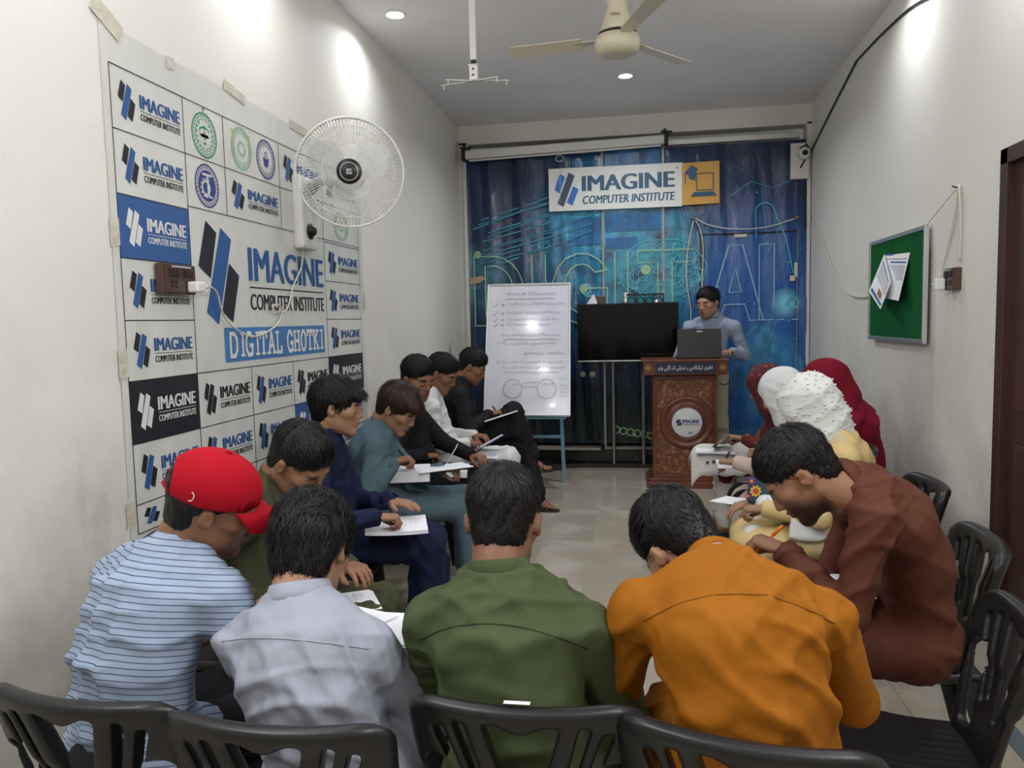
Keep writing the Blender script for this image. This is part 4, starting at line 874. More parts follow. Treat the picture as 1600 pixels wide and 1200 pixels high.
# ------------------------------------------------------------------ lectern
M_WOOD = mat('lectern_wood', (.15, .042, .022), .35, var=.3, vs=9, stretch=(1, 1, .25), coat=.3)
M_CARV = mat('carved_wood', (.17, .052, .026), .4, col2=(.36, .19, .075), v2s=26, v2=(.52, .60), bump=1.0, bs=34, coat=.2)
LO = V(.36, 7.0, 0); rzL = math.radians(1.5); lt = thing('lectern', LO, 'carved reddish-brown wooden lectern with round white emblem and navy title strip', 'lectern', rz=rzL)
FY = -.02
mb = MB().mat(M_WOOD).box((0, .19, .03), (.68, .46, .06), bev=.008).box((0, .19, .075), (.64, .43, .03), bev=.006); mb.build('plinth', lt)
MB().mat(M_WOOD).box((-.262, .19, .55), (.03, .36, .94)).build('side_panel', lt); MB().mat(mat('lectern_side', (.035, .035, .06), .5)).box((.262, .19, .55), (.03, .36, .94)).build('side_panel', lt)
MB().mat(M_CARV).box((0, .02, .56), (.54, .03, .94), bev=.003).build('front_panel', lt)
for z in (.10, 1.005): MB().mat(M_WOOD).box((0, -.005, z), (.56, .03, .035), bev=.005).build('moulding', lt)
for x in (-.265, .265): MB().mat(M_WOOD).box((x, -.005, .55), (.03, .03, .90), bev=.005).build('moulding', lt)
# carved leaf relief
mb = MB().mat(mat('carving_gilt', (.33, .17, .06), .4, var=.4, vs=30)); rg = random.Random(8)
for k in range(420):
    x = rg.uniform(-.235, .235); z = rg.uniform(.14, .985)
    if (x-.02)**2+(z-.60)**2 < .235**2: continue
    a = rg.uniform(0, 6.28); l = rg.uniform(.008, .022); w_ = l*.38; c, s_ = math.cos(a), math.sin(a)
    pts = [(l, 0), (0, w_), (-l, 0), (0, -w_)]; P_ = [V(x+p*c-q*s_, .004, z+p*s_+q*c) for p, q in pts]+[V(x, -.008, z)]
    mb.add(P_, [(0, 1, 4), (1, 2, 4), (2, 3, 4), (3, 0, 4)])
tag(mb.build('leaf_carving', lt), kind='stuff')
ez = .60; RcN = Rc
MB().mat(M_WOOD).lathe([(.238, 0), (.240, .012), (.225, .024), (.205, .022), (.195, .012), (.165, .014), (.160, .026), (.148, .030), (.140, .018), (.001, .018)], (.02, .005, ez), Rc, n=48).build('round_frame', lt)
MB().mat(M_PWHITE).lathe([(.140, .0), (.140, .024), (.134, .028), (.001, .028)], (.02, .005, ez), Rc, n=40).build('emblem_disc', lt)
mb = MB().mat(M_INKB).tube([(.02+.136*math.cos(a), -.025, ez+.136*math.sin(a)) for a in np.arange(40)*math.pi/20], .003, 5, closed=True)
def E2(u, v): return V(.02-.10+u*.2, -.0255, ez-.035+v*.075)
for c, q in ((BK, ((.0, .45), (.08, .38), (.15, .75), (.07, .86))), (BL, ((.05, .10), (.13, .02), (.24, .80), (.16, .9))), (BK, ((.14, .14), (.22, .06), (.29, .42), (.21, .52)))): mb.mat(c); mb.poly([E2(*p) for p in q])
mb.mat(BL); put_text(mb, 'IMAGINE', E2(.31, .40), (1, 0, 0), (0, 0, 1), .145, .032, 0, bold=.004); mb.mat(BK); put_text(mb, 'COMPUTER INSTITUTE', E2(.31, .12), (1, 0, 0), (0, 0, 1), .145, .013, .006); mb.box((.05, -.025, ez-.095), (.03, .001, .008))
mb.build('emblem_print', lt)
MB().mat(M_WOOD).box((.0, .14, 1.095), (.735, .50, .12), bev=.006).build('top_box', lt); MB().mat(M_WOOD).box((.0, .14, 1.163), (.755, .52, .018), bev=.006).build('desk_top', lt)
MB().mat(mat('navy_strip', (.012, .018, .05), .4)).box((0, -.113, 1.097), (.52, .006, .095)).build('title_strip', lt)
sind = '\u06fd'
txt = [('\uFEEE\uFB85\uFEED'[::1],), ]
def vis(*words): return ' '.join(w_[::-1] for w_ in words[::-1])
W1 = '\uFE97\uFECC\uFEE0\uFEF4\uFEE2'; W2 = '\uFE9B\uFEF4\uFEDC\uFEE8\uFE8E\uFEFB\uFEA0\uFEF2'.replace('\uFEA0', '\uFE9F'); W3 = '\u06FD'; W4 = '\uFE97\uFE92\uFEAA\uFEF3\uFEE0\uFEF2'; W5 = '\uFEFB\uFE80'; W6 = '\uFE8D\uFB98\uFE98\uFEF2'; W7 = '\uFEED\uFB84\uFEED'
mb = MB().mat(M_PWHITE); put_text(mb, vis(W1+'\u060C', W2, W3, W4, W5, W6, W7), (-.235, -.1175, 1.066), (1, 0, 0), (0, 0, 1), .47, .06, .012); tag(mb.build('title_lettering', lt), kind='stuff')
for x in (-.325, .32):
    mb = MB().mat(mat('brass_emblem', (.5, .33, .1), .35, metal=.6))
    for k in range(8): a = k*math.pi/4; mb.poly([(x+q*math.cos(a+e), -.116, 1.10+q*math.sin(a+e)) for q, e in ((.006, -.5), (.026, -.16), (.032, 0), (.026, .16), (.006, .5))], (0, -.002, 0))
    mb.build('flower_emblem', lt)
lp = thing('laptop', (.49, 6.99, 1.172), 'black laptop open on the lectern with its lid towards the room', 'laptop', rz=rzL)
MB().mat(M_BLACK).box((0, .14, .010), (.38, .25, .02), bev=.004).build('base', lp)
Rl = np.array([[1, 0, 0], [0, math.cos(.12), math.sin(.12)], [0, -math.sin(.12), math.cos(.12)]])
MB().mat(M_BLACK).box((0, .0, .135), (.385, .012, .262), Rl, bev=.004).build('lid', lp); MB().mat(M_ALU).box((0, -.037+.008, .243), (.05, .002, .007), Rl).build('lid_logo', lp)
MB().mat(mat('keys', (.03, .03, .03), .6)).box((0, .12, .022), (.33, .11, .004)).build('keyboard', lp)
cable('laptop_cable', [(.66, 7.12, 1.20), (.78, 7.05, 1.17), (.82, 7.0, 1.08), (.79, 6.99, .98), (.70, 6.96, .94), (.66, 6.97, .955)], .005, M_CABB, 'black laptop cable looping off the right side of the lectern')
tag(MB().mat(mat('khaki_panel', (.42, .38, .28), .6)).box((.70, 7.22, .78), (.05, .02, .55)).build('pipe_cover'), 'pale strip standing behind the lectern right side', 'panel') if False else None

# ------------------------------------------------------------------ plastic chairs
def chair_meshes():
    s = SDF((-.25, -.03, -.02), (.25, .03, .46), .0058)
    def cap2(a, b, ra, rb, op='u', k=.006):
        s.cone(V(a[0], 0, a[1]), V(b[0], 0, b[1]), ra, rb, k=k, op=op)
    # outline as rounded boxes (local x, thickness y, z)
    s.box((0, 0, .335), (.218, .014, .085), rd=.012, k=0); s.box((0, 0, .18), (.205, .012, .20), rd=.012, k=.03); s.cone((-.17, 0, .396), (.17, 0, .396), .019, k=.02)
    s.half((0, 0, .415), (0, 0, 1), k=.02)
    for q in (-1, 1):
        s.half((q*.218, 0, .30), (q, 0, -.02), k=.02); s.half((q*.20, 0, .405), (q*.8, 0, 1), k=.03); s.half((q*.185, 0, .0), (q, 0, -.13), k=.01)
    for q in (-1, 1):
        def cut(a, b, ra, rb):
            n_ = 8
            for i in range(n_): pass
            A, B_ = V(q*a[0], 0, a[1]), V(q*b[0], 0, b[1]); m = max(ra, rb)+.02
            sl, X, Y, Z = s._sub(np.minimum(A, B_)-m-V(0, .05, 0), np.maximum(A, B_)+m+V(0, .05, 0))
            ab = B_-A; L_ = ab.dot(ab); t = np.clip(((X-A[0])*ab[0]+(Z-A[2])*ab[2])/L_, 0, 1); d = np.sqrt((X-A[0]-t*ab[0])**2+(Z-A[2]-t*ab[2])**2)-(ra+t*(rb-ra)); d = np.broadcast_to(d, s.F[sl].shape)
            s._op(sl, d.astype(np.float32), .006, 's')
        cut((.068, .16), (.112, .362), .007, .0105); cut((.096, .14), (.152, .345), .007, .0105); cut((.142, .07), (.165, .245), .026, .033)
    X, Z = s.ax[0][:, None, None], s.ax[2][None, None, :]; w_ = .012+.052*np.clip((Z-.12)/.23, 0, 1.2); d = np.maximum(np.maximum(np.abs(X)-w_, Z-(.366-.010*np.cos(X*60))), .12-Z)*.9
    s._op(tuple(slice(None) for _ in range(3)), np.broadcast_to(d, s.F.shape).astype(np.float32), .008, 's')
    P, Fq = s.nets(); P = relax(P, Fq, 1, .4)
    # curve and lean
    x, y, z = P.T; P = np.stack([x*(1+.10*(z/.4)), y+.045*(x/.2)**2*-1-.0+.20*z+.10*z*z, .425+z*.97], 1); back = (P, Fq)
    s = SDF((-.24, -.24, -.03), (.24, .24, .03), .0068)
    s.box((0, 0, 0), (.212, .205, .013), rd=.012, k=0)
    for i in range(11): x_ = (i-5)*.032; s.cone((x_, -.16, .0105), (x_, .15, .0105), .0042, k=.003)
    s.cone((-.20, -.20, -.012), (.20, -.20, -.012), .014, k=.01); 
    for q in (-1, 1): s.cone((q*.205, -.2, -.010), (q*.20, .2, -.008), .013, k=.01)
    P, Fq = s.nets(); x, y, z = P.T; P = np.stack([x*(1-.06*(y/.2)), y-.0, .425+z+.010*(x/.2)**2-.012*np.exp(-((y-.03)/.12)**2)+.01*(np.abs(y)>.19)*0], 1); seat = (P, Fq)
    legs = []
    for sx, sy in ((-1, -1), (1, -1), (-1, 1), (1, 1)):
        mb = MB().mat(M_BLACK); t_ = V(sx*.178, sy*.165, .425); b_ = V(sx*.212, sy*.215+(.05 if sy > 0 else 0), 0)
        def sec(p, w_): return [p+V(sx*w_, sy*w_, 0), p+V(-sx*w_, sy*w_, 0), p+V(-sx*w_, sy*(w_-.010), 0), p+V(sx*(w_-.010), sy*(w_-.010), 0), p+V(sx*(w_-.010), -sy*w_, 0), p+V(sx*w_, -sy*w_, 0)]
        rs = [sec(t_+(b_-t_)*u, .032-.012*u) for u in (0, .5, 1)]; vs = [p for r in rs for p in r]; fs = [tuple(range(6)), tuple(range(12, 18))]
        for i in range(2):
            for j in range(6): fs.append((i*6+j, i*6+(j+1) % 6, (i+1)*6+(j+1) % 6, (i+1)*6+j))
        mb.add(vs, fs); legs.append(mb.mesh('leg'))
    return mesh_np('backrest', back[0], back[1], M_BLACK), mesh_np('seat', seat[0], seat[1], M_BLACK), legs
CH = chair_meshes()
def chair(x, y, yaw, lab, sc_=1.0, z=0, group='black plastic chairs'):
    """yaw = heading of the sitter in degrees; local +y is the back of the chair"""
    t = thing('plastic_chair', (x, y, z), lab, 'chair', group, rz=math.radians(yaw+90)); t.scale = (sc_, sc_, sc_)
    link('backrest', CH[0], t, (0, .185, 0)); link('seat', CH[1], t)
    for l in CH[2]: link('leg', l, t)
    return t
# ------------------------------------------------------------------ people
def frame(yaw, pitch=0, roll=0):
    """head style frame: columns right, forward, up; yaw = world heading in degrees, pitch down positive"""
    a, p, r = map(math.radians, (yaw, pitch, roll))
    f = V(math.cos(a)*math.cos(p), math.sin(a)*math.cos(p), -math.sin(p)); rt = V(math.sin(a), -math.cos(a), 0); u = np.cross(rt, f)
    rt2 = rt*math.cos(r)-u*math.sin(r); u2 = np.cross(rt2, f)
    return np.stack([rt2, f, u2], 1)
def mirror(P, Fq): Q = P.copy(); Q[:, 0 if True else 1] *= 1; return Q, Fq[:, ::-1]

def skin_mat(name, col, dark):
    m = bpy.data.materials.new(name); m.use_nodes = True; nt = m.node_tree; b = nt.nodes['Principled BSDF']; N = nt.nodes.new; L = nt.links.new
    at = N('ShaderNodeVertexColor'); at.layer_name = 'tint'; mx = N('ShaderNodeMix'); mx.data_type = 'RGBA'; mx.blend_type = 'MULTIPLY'
    nz = N('ShaderNodeTexNoise'); nz.inputs['Scale'].default_value = 30; cr = N('ShaderNodeMix'); cr.data_type = 'RGBA'
    tc = N('ShaderNodeTexCoord'); L(tc.outputs['Object'], nz.inputs['Vector']); L(nz.outputs['Fac'], cr.inputs['Factor'])
    cr.inputs['A'].default_value = (*[c*.86 for c in col], 1); cr.inputs['B'].default_value = (*[min(1, c*1.12) for c in col], 1)
    mx.inputs['Factor'].default_value = 1; L(cr.outputs['Result'], mx.inputs['A']); L(at.outputs['Color'], mx.inputs['B']); L(mx.outputs['Result'], b.inputs['Base Color'])
    b.inputs['Roughness'].default_value = .55; b.inputs['Subsurface Weight'].default_value = .06; b.inputs['Subsurface Radius'].default_value = (.02, .008, .004); b.inputs['Subsurface Scale'].default_value = .3
    b.inputs['Specular IOR Level'].default_value = .28
    return m
SK = {'a': skin_mat('skin_brown', (.235, .115, .065), 1), 'b': skin_mat('skin_tan', (.31, .165, .098), 1), 'd': skin_mat('skin_light', (.40, .22, .135), 1), 'c': skin_mat('skin_deep', (.17, .082, .048), 1)}
HAIR = mat('hair_black', (.005, .0045, .0045), .50, spec=.30)
HAIR2 = mat('hair_brown', (.030, .014, .009), .4, spec=.35)

def head_geo(kind):
    """head in local metres: right x, forward y, up z; face length about .225"""
    s = SDF((-.105, -.135, -.15), (.105, .15, .14), .0047)
    s.ell((0, -.018, .035), (.076, .095, .082), k=0)
    s.ell((0, .028, -.015), (.062, .066, .088), k=.03)
    s.ell((0, .030, -.066), (.050, .050, .040), k=.03)
    s.cone((-.048, -.01, -.055), (-.014, .072, -.098), .014, .013, k=.03); s.cone((.048, -.01, -.055), (.014, .072, -.098), .014, .013, k=.03)
    s.ell((0, .078, -.096), (.020, .016, .015), k=.02)
    s.cone((-.036, .078, .022), (.036, .078, .022), .011, k=.02)
    for q in (-1, 1):
        s.ell((q*.046, .058, -.014), (.022, .024, .018), k=.022)
        s.ell((q*.033, .104, .001), (.019, .018, .014), k=.014, op='s')
        s.ell((q*.032, .0775, .001), (.0145, .0135, .0125), k=.004)
        s.ell((q*.011, .095, -.031), (.0080, .0090, .0070), k=.007)
        s.ell((q*.078, -.008, -.008), (.0085, .0165, .0255), R=frame(90-q*22, 0, 0), k=.008)
        s.ell((q*.087, .000, -.004), (.006, .008, .014), R=frame(90-q*22, 0, 0), k=.006, op='s')
        s.cone((q*.080, -.022, -.018), (q*.084, -.018, .010), .0042, k=.008)
    s.cone((0, .090, .014), (0, .1085, -.024), .0065, .0092, k=.012)
    s.ell((0, .094, -.050), (.020, .012, .007), k=.008); s.ell((0, .092, -.064), (.018, .012, .0075), k=.008)
    s.cone((-.018, .103, -.0572), (.018, .103, -.0572), .002, k=.004, op='s')
    s.path([(0, -.03, -.02), (0, -.038, -.10), (0, -.045, -.14)], [.055, .050, .052], k=.03)
    if kind == 'man': s.ell((0, .03, -.07), (.056, .054, .036), k=.03)
    P, Fq = s.nets(); P = relax(P, Fq, 1, .35)
    tint = np.ones((len(P), 3))
    def blend(mask, col):
        nonlocal tint; tint = tint*(1-mask[:, None])+np.array(col)*mask[:, None]
    g = lambda c, r: np.clip(1.6*(1-np.sqrt((((P-np.array(c))/np.array(r))**2).sum(1))), 0, 1)
    stub = g((0, .05, -.085), (.075, .10, .052))*(P[:, 1] > -.02)
    if kind in ('beard',): stub = np.clip(2.4*(1-np.sqrt((((P-np.array((0, .045, -.080)))/np.array((.085, .115, .062)))**2).sum(1))), 0, 1)*(P[:, 1] > -.01); blend(np.clip(stub*1.3, 0, .93)*(1-g((0, .10, -.055), (.03, .03, .02))*.7), (.10, .09, .09))
    elif kind in ('man', 'stubble'): blend(stub*.45, (.3, .3, .32))
    blend(np.clip(g((0, .108, -.047), (.028, .02, .007))*1.3, 0, .6 if kind != 'boy' else .25), (.3, .28, .28))
    blend(np.maximum(g((0, .10, -.052), (.024, .03, .010)), g((0, .10, -.064), (.022, .03, .010)))*.8, (.85, .42, .42))
    for q in (-1, 1):
        blend(np.clip(g((q*.034, .085, .0245), (.024, .03, .0085))*1.5, 0, 1), (.07, .06, .06))
        blend(np.clip(g((q*.033, .088, -.0065), (.0175, .012, .0042))*1.8, 0, 1), (.05, .045, .045))
        blend(g((q*.034, .08, -.012), (.024, .03, .015))*.2, (.5, .42, .42))
    return P, Fq, tint
HEADS = {}
def get_head(k):
    if k not in HEADS: HEADS[k] = head_geo(k)
    return HEADS[k]

def hand_geo(pose):
    """right hand: wrist at origin, fingers +x, back of hand +z, thumb +y"""
    h = .0043; s = SDF((-.11, -.075, -.10), (.215, .095, .06), h)
    s.econe((-.035, 0, 0), (-.01, 0, 0), (.027, .021), (.026, .019), (0, 1, 0), k=0)
    ys = [.031, .010, -.011, -.031]; ln = [.070, .078, .072, .057]
    curl = {'rest': [(18, 25, 15), (22, 28, 18), (26, 32, 20), (30, 34, 22)],
            'write': [(50, 45, 22), (58, 55, 30), (66, 65, 35), (70, 70, 40)],
            'hold': [(38, 40, 25), (42, 42, 25), (45, 45, 28), (48, 48, 30)],
            'flat': [(6, 10, 6), (6, 12, 8), (8, 14, 8), (12, 16, 10)],
            'point': [(5, 8, 5), (55, 60, 40), (60, 65, 40), (60, 65, 40)]}[pose]
    s.ell((.045, 0, -.004), (.050, .036, .013), k=.02)
    for i, y in enumerate(ys):
        b = V(.086-.006*abs(i-1), y, -.002)
        s.cone((.004, y*.55, 0), b, .0125, .0105, k=.012)
        a = 0; p = b; sp = math.radians((-i+1.2)*-4); r = [.0098, .0088, .0080, .0068]
        if i == 3: r = [q*.88 for q in r]
        for j in range(3):
            a += math.radians(curl[i][j]); l = ln[i]*(.46, .31, .25)[j]
            q = p+l*V(math.cos(a)*math.cos(sp), math.cos(a)*math.sin(-sp), -math.sin(a)); s.cone(p, q, r[j], r[j+1], k=.004); p = q
    tp = {'rest': [(.012, .022, -.006), (.045, .046, -.018), (.072, .052, -.030), (.090, .048, -.040)],
          'write': [(.012, .022, -.008), (.045, .042, -.030), (.072, .040, -.046), (.092, .028, -.056)],
          'hold': [(.012, .022, -.008), (.042, .044, -.026), (.070, .042, -.046), (.088, .032, -.060)],
          'flat': [(.012, .022, -.004), (.040, .052, -.010), (.062, .066, -.014), (.082, .074, -.018)],
          'point': [(.012, .022, -.008), (.045, .040, -.030), (.068, .030, -.046), (.080, .012, -.052)]}[pose]
    s.path([V(*q) for q in tp], [.014, .0115, .0098, .0078], k=.008)
    P, Fq = s.nets(); P = relax(P, Fq, 1, .3); return P, Fq
HANDS = {}
def get_hand(k):
    if k not in HANDS: HANDS[k] = hand_geo(k)
    return HANDS[k]
def foot_geo():
    """ankle above origin, toes +x, big toe +y"""
    s = SDF((-.09, -.065, -.01), (.20, .065, .30), .0064)
    s.cone((-.01, 0, .27), (0, 0, .09), .046, .036, k=0)
    s.ell((-.035, 0, .032), (.036, .030, .034), k=.03)
    s.cone((-.01, 0, .07), (.06, .004, .045), .034, .028, k=.03); s.econe((.04, .002, .035), (.115, .006, .020), (.036, .026), (.044, .015), (0, 1, 0), k=.03)
    for i, (y, x, r) in enumerate([(.030, .172, .0125), (.010, .172, .0095), (-.008, .163, .009), (-.024, .151, .0085), (-.038, .138, .008)]):
        s.cone((.105, y*.85, .016), (x-r, y, r), r*1.05, r, k=.004)
    for q in (-1, 1): s.ell((0, q*.033, .085), (.013, .010, .013), k=.012)
    P, Fq = s.nets(); return relax(P, Fq, 1, .3), Fq
FOOT = foot_geo()

def ik(S, W, l1, l2, pole):
    S = np.array(S, float); W = np.array(W, float); d = W-S; L = np.linalg.norm(d); Lm = (l1+l2)*.995
    if L > Lm: W = S+d/L*Lm; L = Lm
    d = nrm(W-S); a = (l1*l1-l2*l2+L*L)/(2*L); h = math.sqrt(max(l1*l1-a*a, 0)); p = np.array(pole, float); p = nrm(p-d*p.dot(d))
    return S+d*a+p*h, W

def locks(P, N, rng, n, length, width, flow, lift=.25, curl=0.0, seg=3, fade=None):
    """tapered hair blades growing from surface points"""
    idx = rng.integers(0, len(P), n); p = P[idx]+(rng.random((n, 3))-.5)*.004; nn = N[idx]; F = flow(p)
    F = F-nn*(F*nn).sum(1)[:, None]; F = F/(np.linalg.norm(F, axis=1)[:, None]+1e-9)
    F = F+(rng.random((n, 3))-.5)*.28; F /= np.linalg.norm(F, axis=1)[:, None]
    L = length*(.6+.8*rng.random(n))[:, None]
    if fade: L = L*np.clip((p[:, 2:3]-fade)/.055, .22, 1)
    W = width*(.6+.8*rng.random(n))[:, None]
    sd = np.cross(F, nn); sd /= np.linalg.norm(sd, axis=1)[:, None]+1e-9; ph = rng.random(n)[:, None]*6.28
    V_, Q = [], []
    for j in range(seg+1):
        t = j/seg; c = p+F*L*t+nn*(lift*L*np.sin(t*2.6)*.6+.002*(1-t))-nn*L*.12*t*t+sd*curl*np.sin(ph+t*5)*L
        ww = W*(1-.92*t**1.5)
        V_ += [c-sd*ww, c+nn*ww*.6, c+sd*ww]
    A = np.stack(V_, 1)  # n, 3(seg+1), 3
    K = A.shape[1]; base = (np.arange(n)*K)[:, None]
    for j in range(seg):
        for a, b in ((0, 1), (1, 2)): Q.append(np.stack([base[:, 0]+3*j+a, base[:, 0]+3*j+b, base[:, 0]+3*(j+1)+b, base[:, 0]+3*(j+1)+a], 1))
    return A.reshape(-1, 3), np.concatenate(Q)

def hair_geo(style, seed):
    """style dict: top, side (thickness), nape (z), fringe, length, n, wave"""
    rng = np.random.default_rng(seed); s = SDF((-.12, -.15, -.13), (.12, .16, .17), .0054)
    t, sd = style.get('top', .020), style.get('side', .008)
    s.ell((0, -.020, .036), (.076+sd, .095+sd+.004, .070+t), k=0)
    s.ell((0, -.012, .056), (.068+sd, .086+t*.5, .060+t), k=.02)
    s.ell((0, -.048, -.02), (.060+sd*.7, .052+sd*.7, .075), k=.02)
    if style.get('fringe'): s.ell((0, .062, .066), (.058, .036+style['fringe'], .030), k=.02)
    fz = style.get('front', .052)
    s.ell((0, style.get('fy', .128), fz-.115), (.098, .088, .115), k=.006, op='s')
    for q in (-1, 1):
        s.ell((q*.083, .012, -.045), (.034, .045, .052), k=.008, op='s')
    s.half((0, 0, style.get('nape', -.078)), (0, .45, -1)); s.half((0, .03, -.03), (0, .9, -.5), k=.01) if not style.get('fringe') else None
    P, Fq = s.nets(); N = vnormals(P, Fq)
    amp = style.get('amp', .003)
    P = P+N*(amp*(np.sin(P[:, 0]*190+np.sin(P[:, 1]*120)*2)*np.sin(P[:, 1]*150+P[:, 2]*110)))[:, None]
    wv = style.get('wave', 0); fr = style.get('part', 0)
    def flow(p):
        top = p[:, 2] > .06; d = np.stack([p[:, 0]*1.2, p[:, 1]*0+.0, p[:, 2]*0-.06], 1)
        d[:, 0] = np.where(top, p[:, 0]*.8+.02*fr, p[:, 0]*.15); d[:, 1] = np.where(top & (p[:, 1] > -.06), .09, np.where(p[:, 1] > -.02, .02, -.01)); d[:, 2] = np.where(top, -.015, -.09)
        if not style.get('fringe'):
            fr_ = (p[:, 1] > .045) & (p[:, 2] > .035); d[:, 1] = np.where(fr_, -.05, d[:, 1]); d[:, 2] = np.where(fr_, .06, d[:, 2]); d[:, 0] = np.where(fr_, p[:, 0]*.5+.03, d[:, 0])
        if style.get('back'): d[:, 1] -= .12*top
        return d
    n = style.get('n', 900); L = style.get('length', .03)
    upper = P[:, 2] > style.get('lz', -.02)
    if not upper.any(): upper = P[:, 2] > -9
    A, Q = locks(P[upper], N[upper], rng, n, L, style.get('w', .0028), flow, style.get('lift', .25), wv, 3, None if style.get('back') else (.005 if not style.get('fringe') else -.045))
    low = ~upper
    out = [(P, Fq), (A, Q)]
    if low.sum() > 20: out.append(locks(P[low], N[low], rng, int(n*.7), style.get('slen', .014), style.get('w', .002)*.8, flow, .10, 0, 2))
    return join(out)
def join(parts):
    o = 0; vs = []; fs = []
    for P, Fq in parts: vs.append(P); fs.append(Fq+o); o += len(P)
    return np.concatenate(vs), np.concatenate(fs)

def nz3(P, s, ph):
    x, y, z = (P*s).T
    return (np.sin(x*1.3+1.7*np.sin(y*1.1+ph)+ph)+np.sin(y*1.7+1.3*np.sin(z*.9+ph*2)+2*ph)+np.sin(z*1.5+1.5*np.sin(x*1.2+ph*3)+3*ph))/3
def folds(P, N, ctr, seed, amp=.0035):
    """cloth folds: broad directional ridges, plus creases around joints ctr=[(pos,axis,radius,amp)]"""
    rng = np.random.default_rng(seed); D = np.zeros(len(P))
    for i in range(5):
        d = nrm(rng.normal(size=3)); f = rng.uniform(22, 48); m = np.clip(nz3(P, 6, rng.uniform(0, 6))*1.8, 0, 1)
        ph = P@d*f+2.6*nz3(P, 7, rng.uniform(0, 6)); D += amp*m*(np.exp(-4.5*np.sin(ph)**2)*2.2-.7)
    for c, ax, r, a in ctr:
        d = np.linalg.norm(P-c, axis=1); wt = np.exp(-(d/r)**2)*np.clip(.35+nz3(P, 13, seed*1.3+a*100), 0, 1); ph = (P-c)@nrm(ax)*2*math.pi/(r*.75)+2.4*nz3(P, 12, seed*.7)
        D += a*wt*(np.exp(-4.5*np.sin(ph*.5)**2)*2.0-.5)
    return P+N*np.maximum(D, -.006)[:, None]

def bezier(p, t): a, b, c, d = p; return a*(1-t)**3+3*b*t*(1-t)**2+3*c*t*t*(1-t)+d*t**3

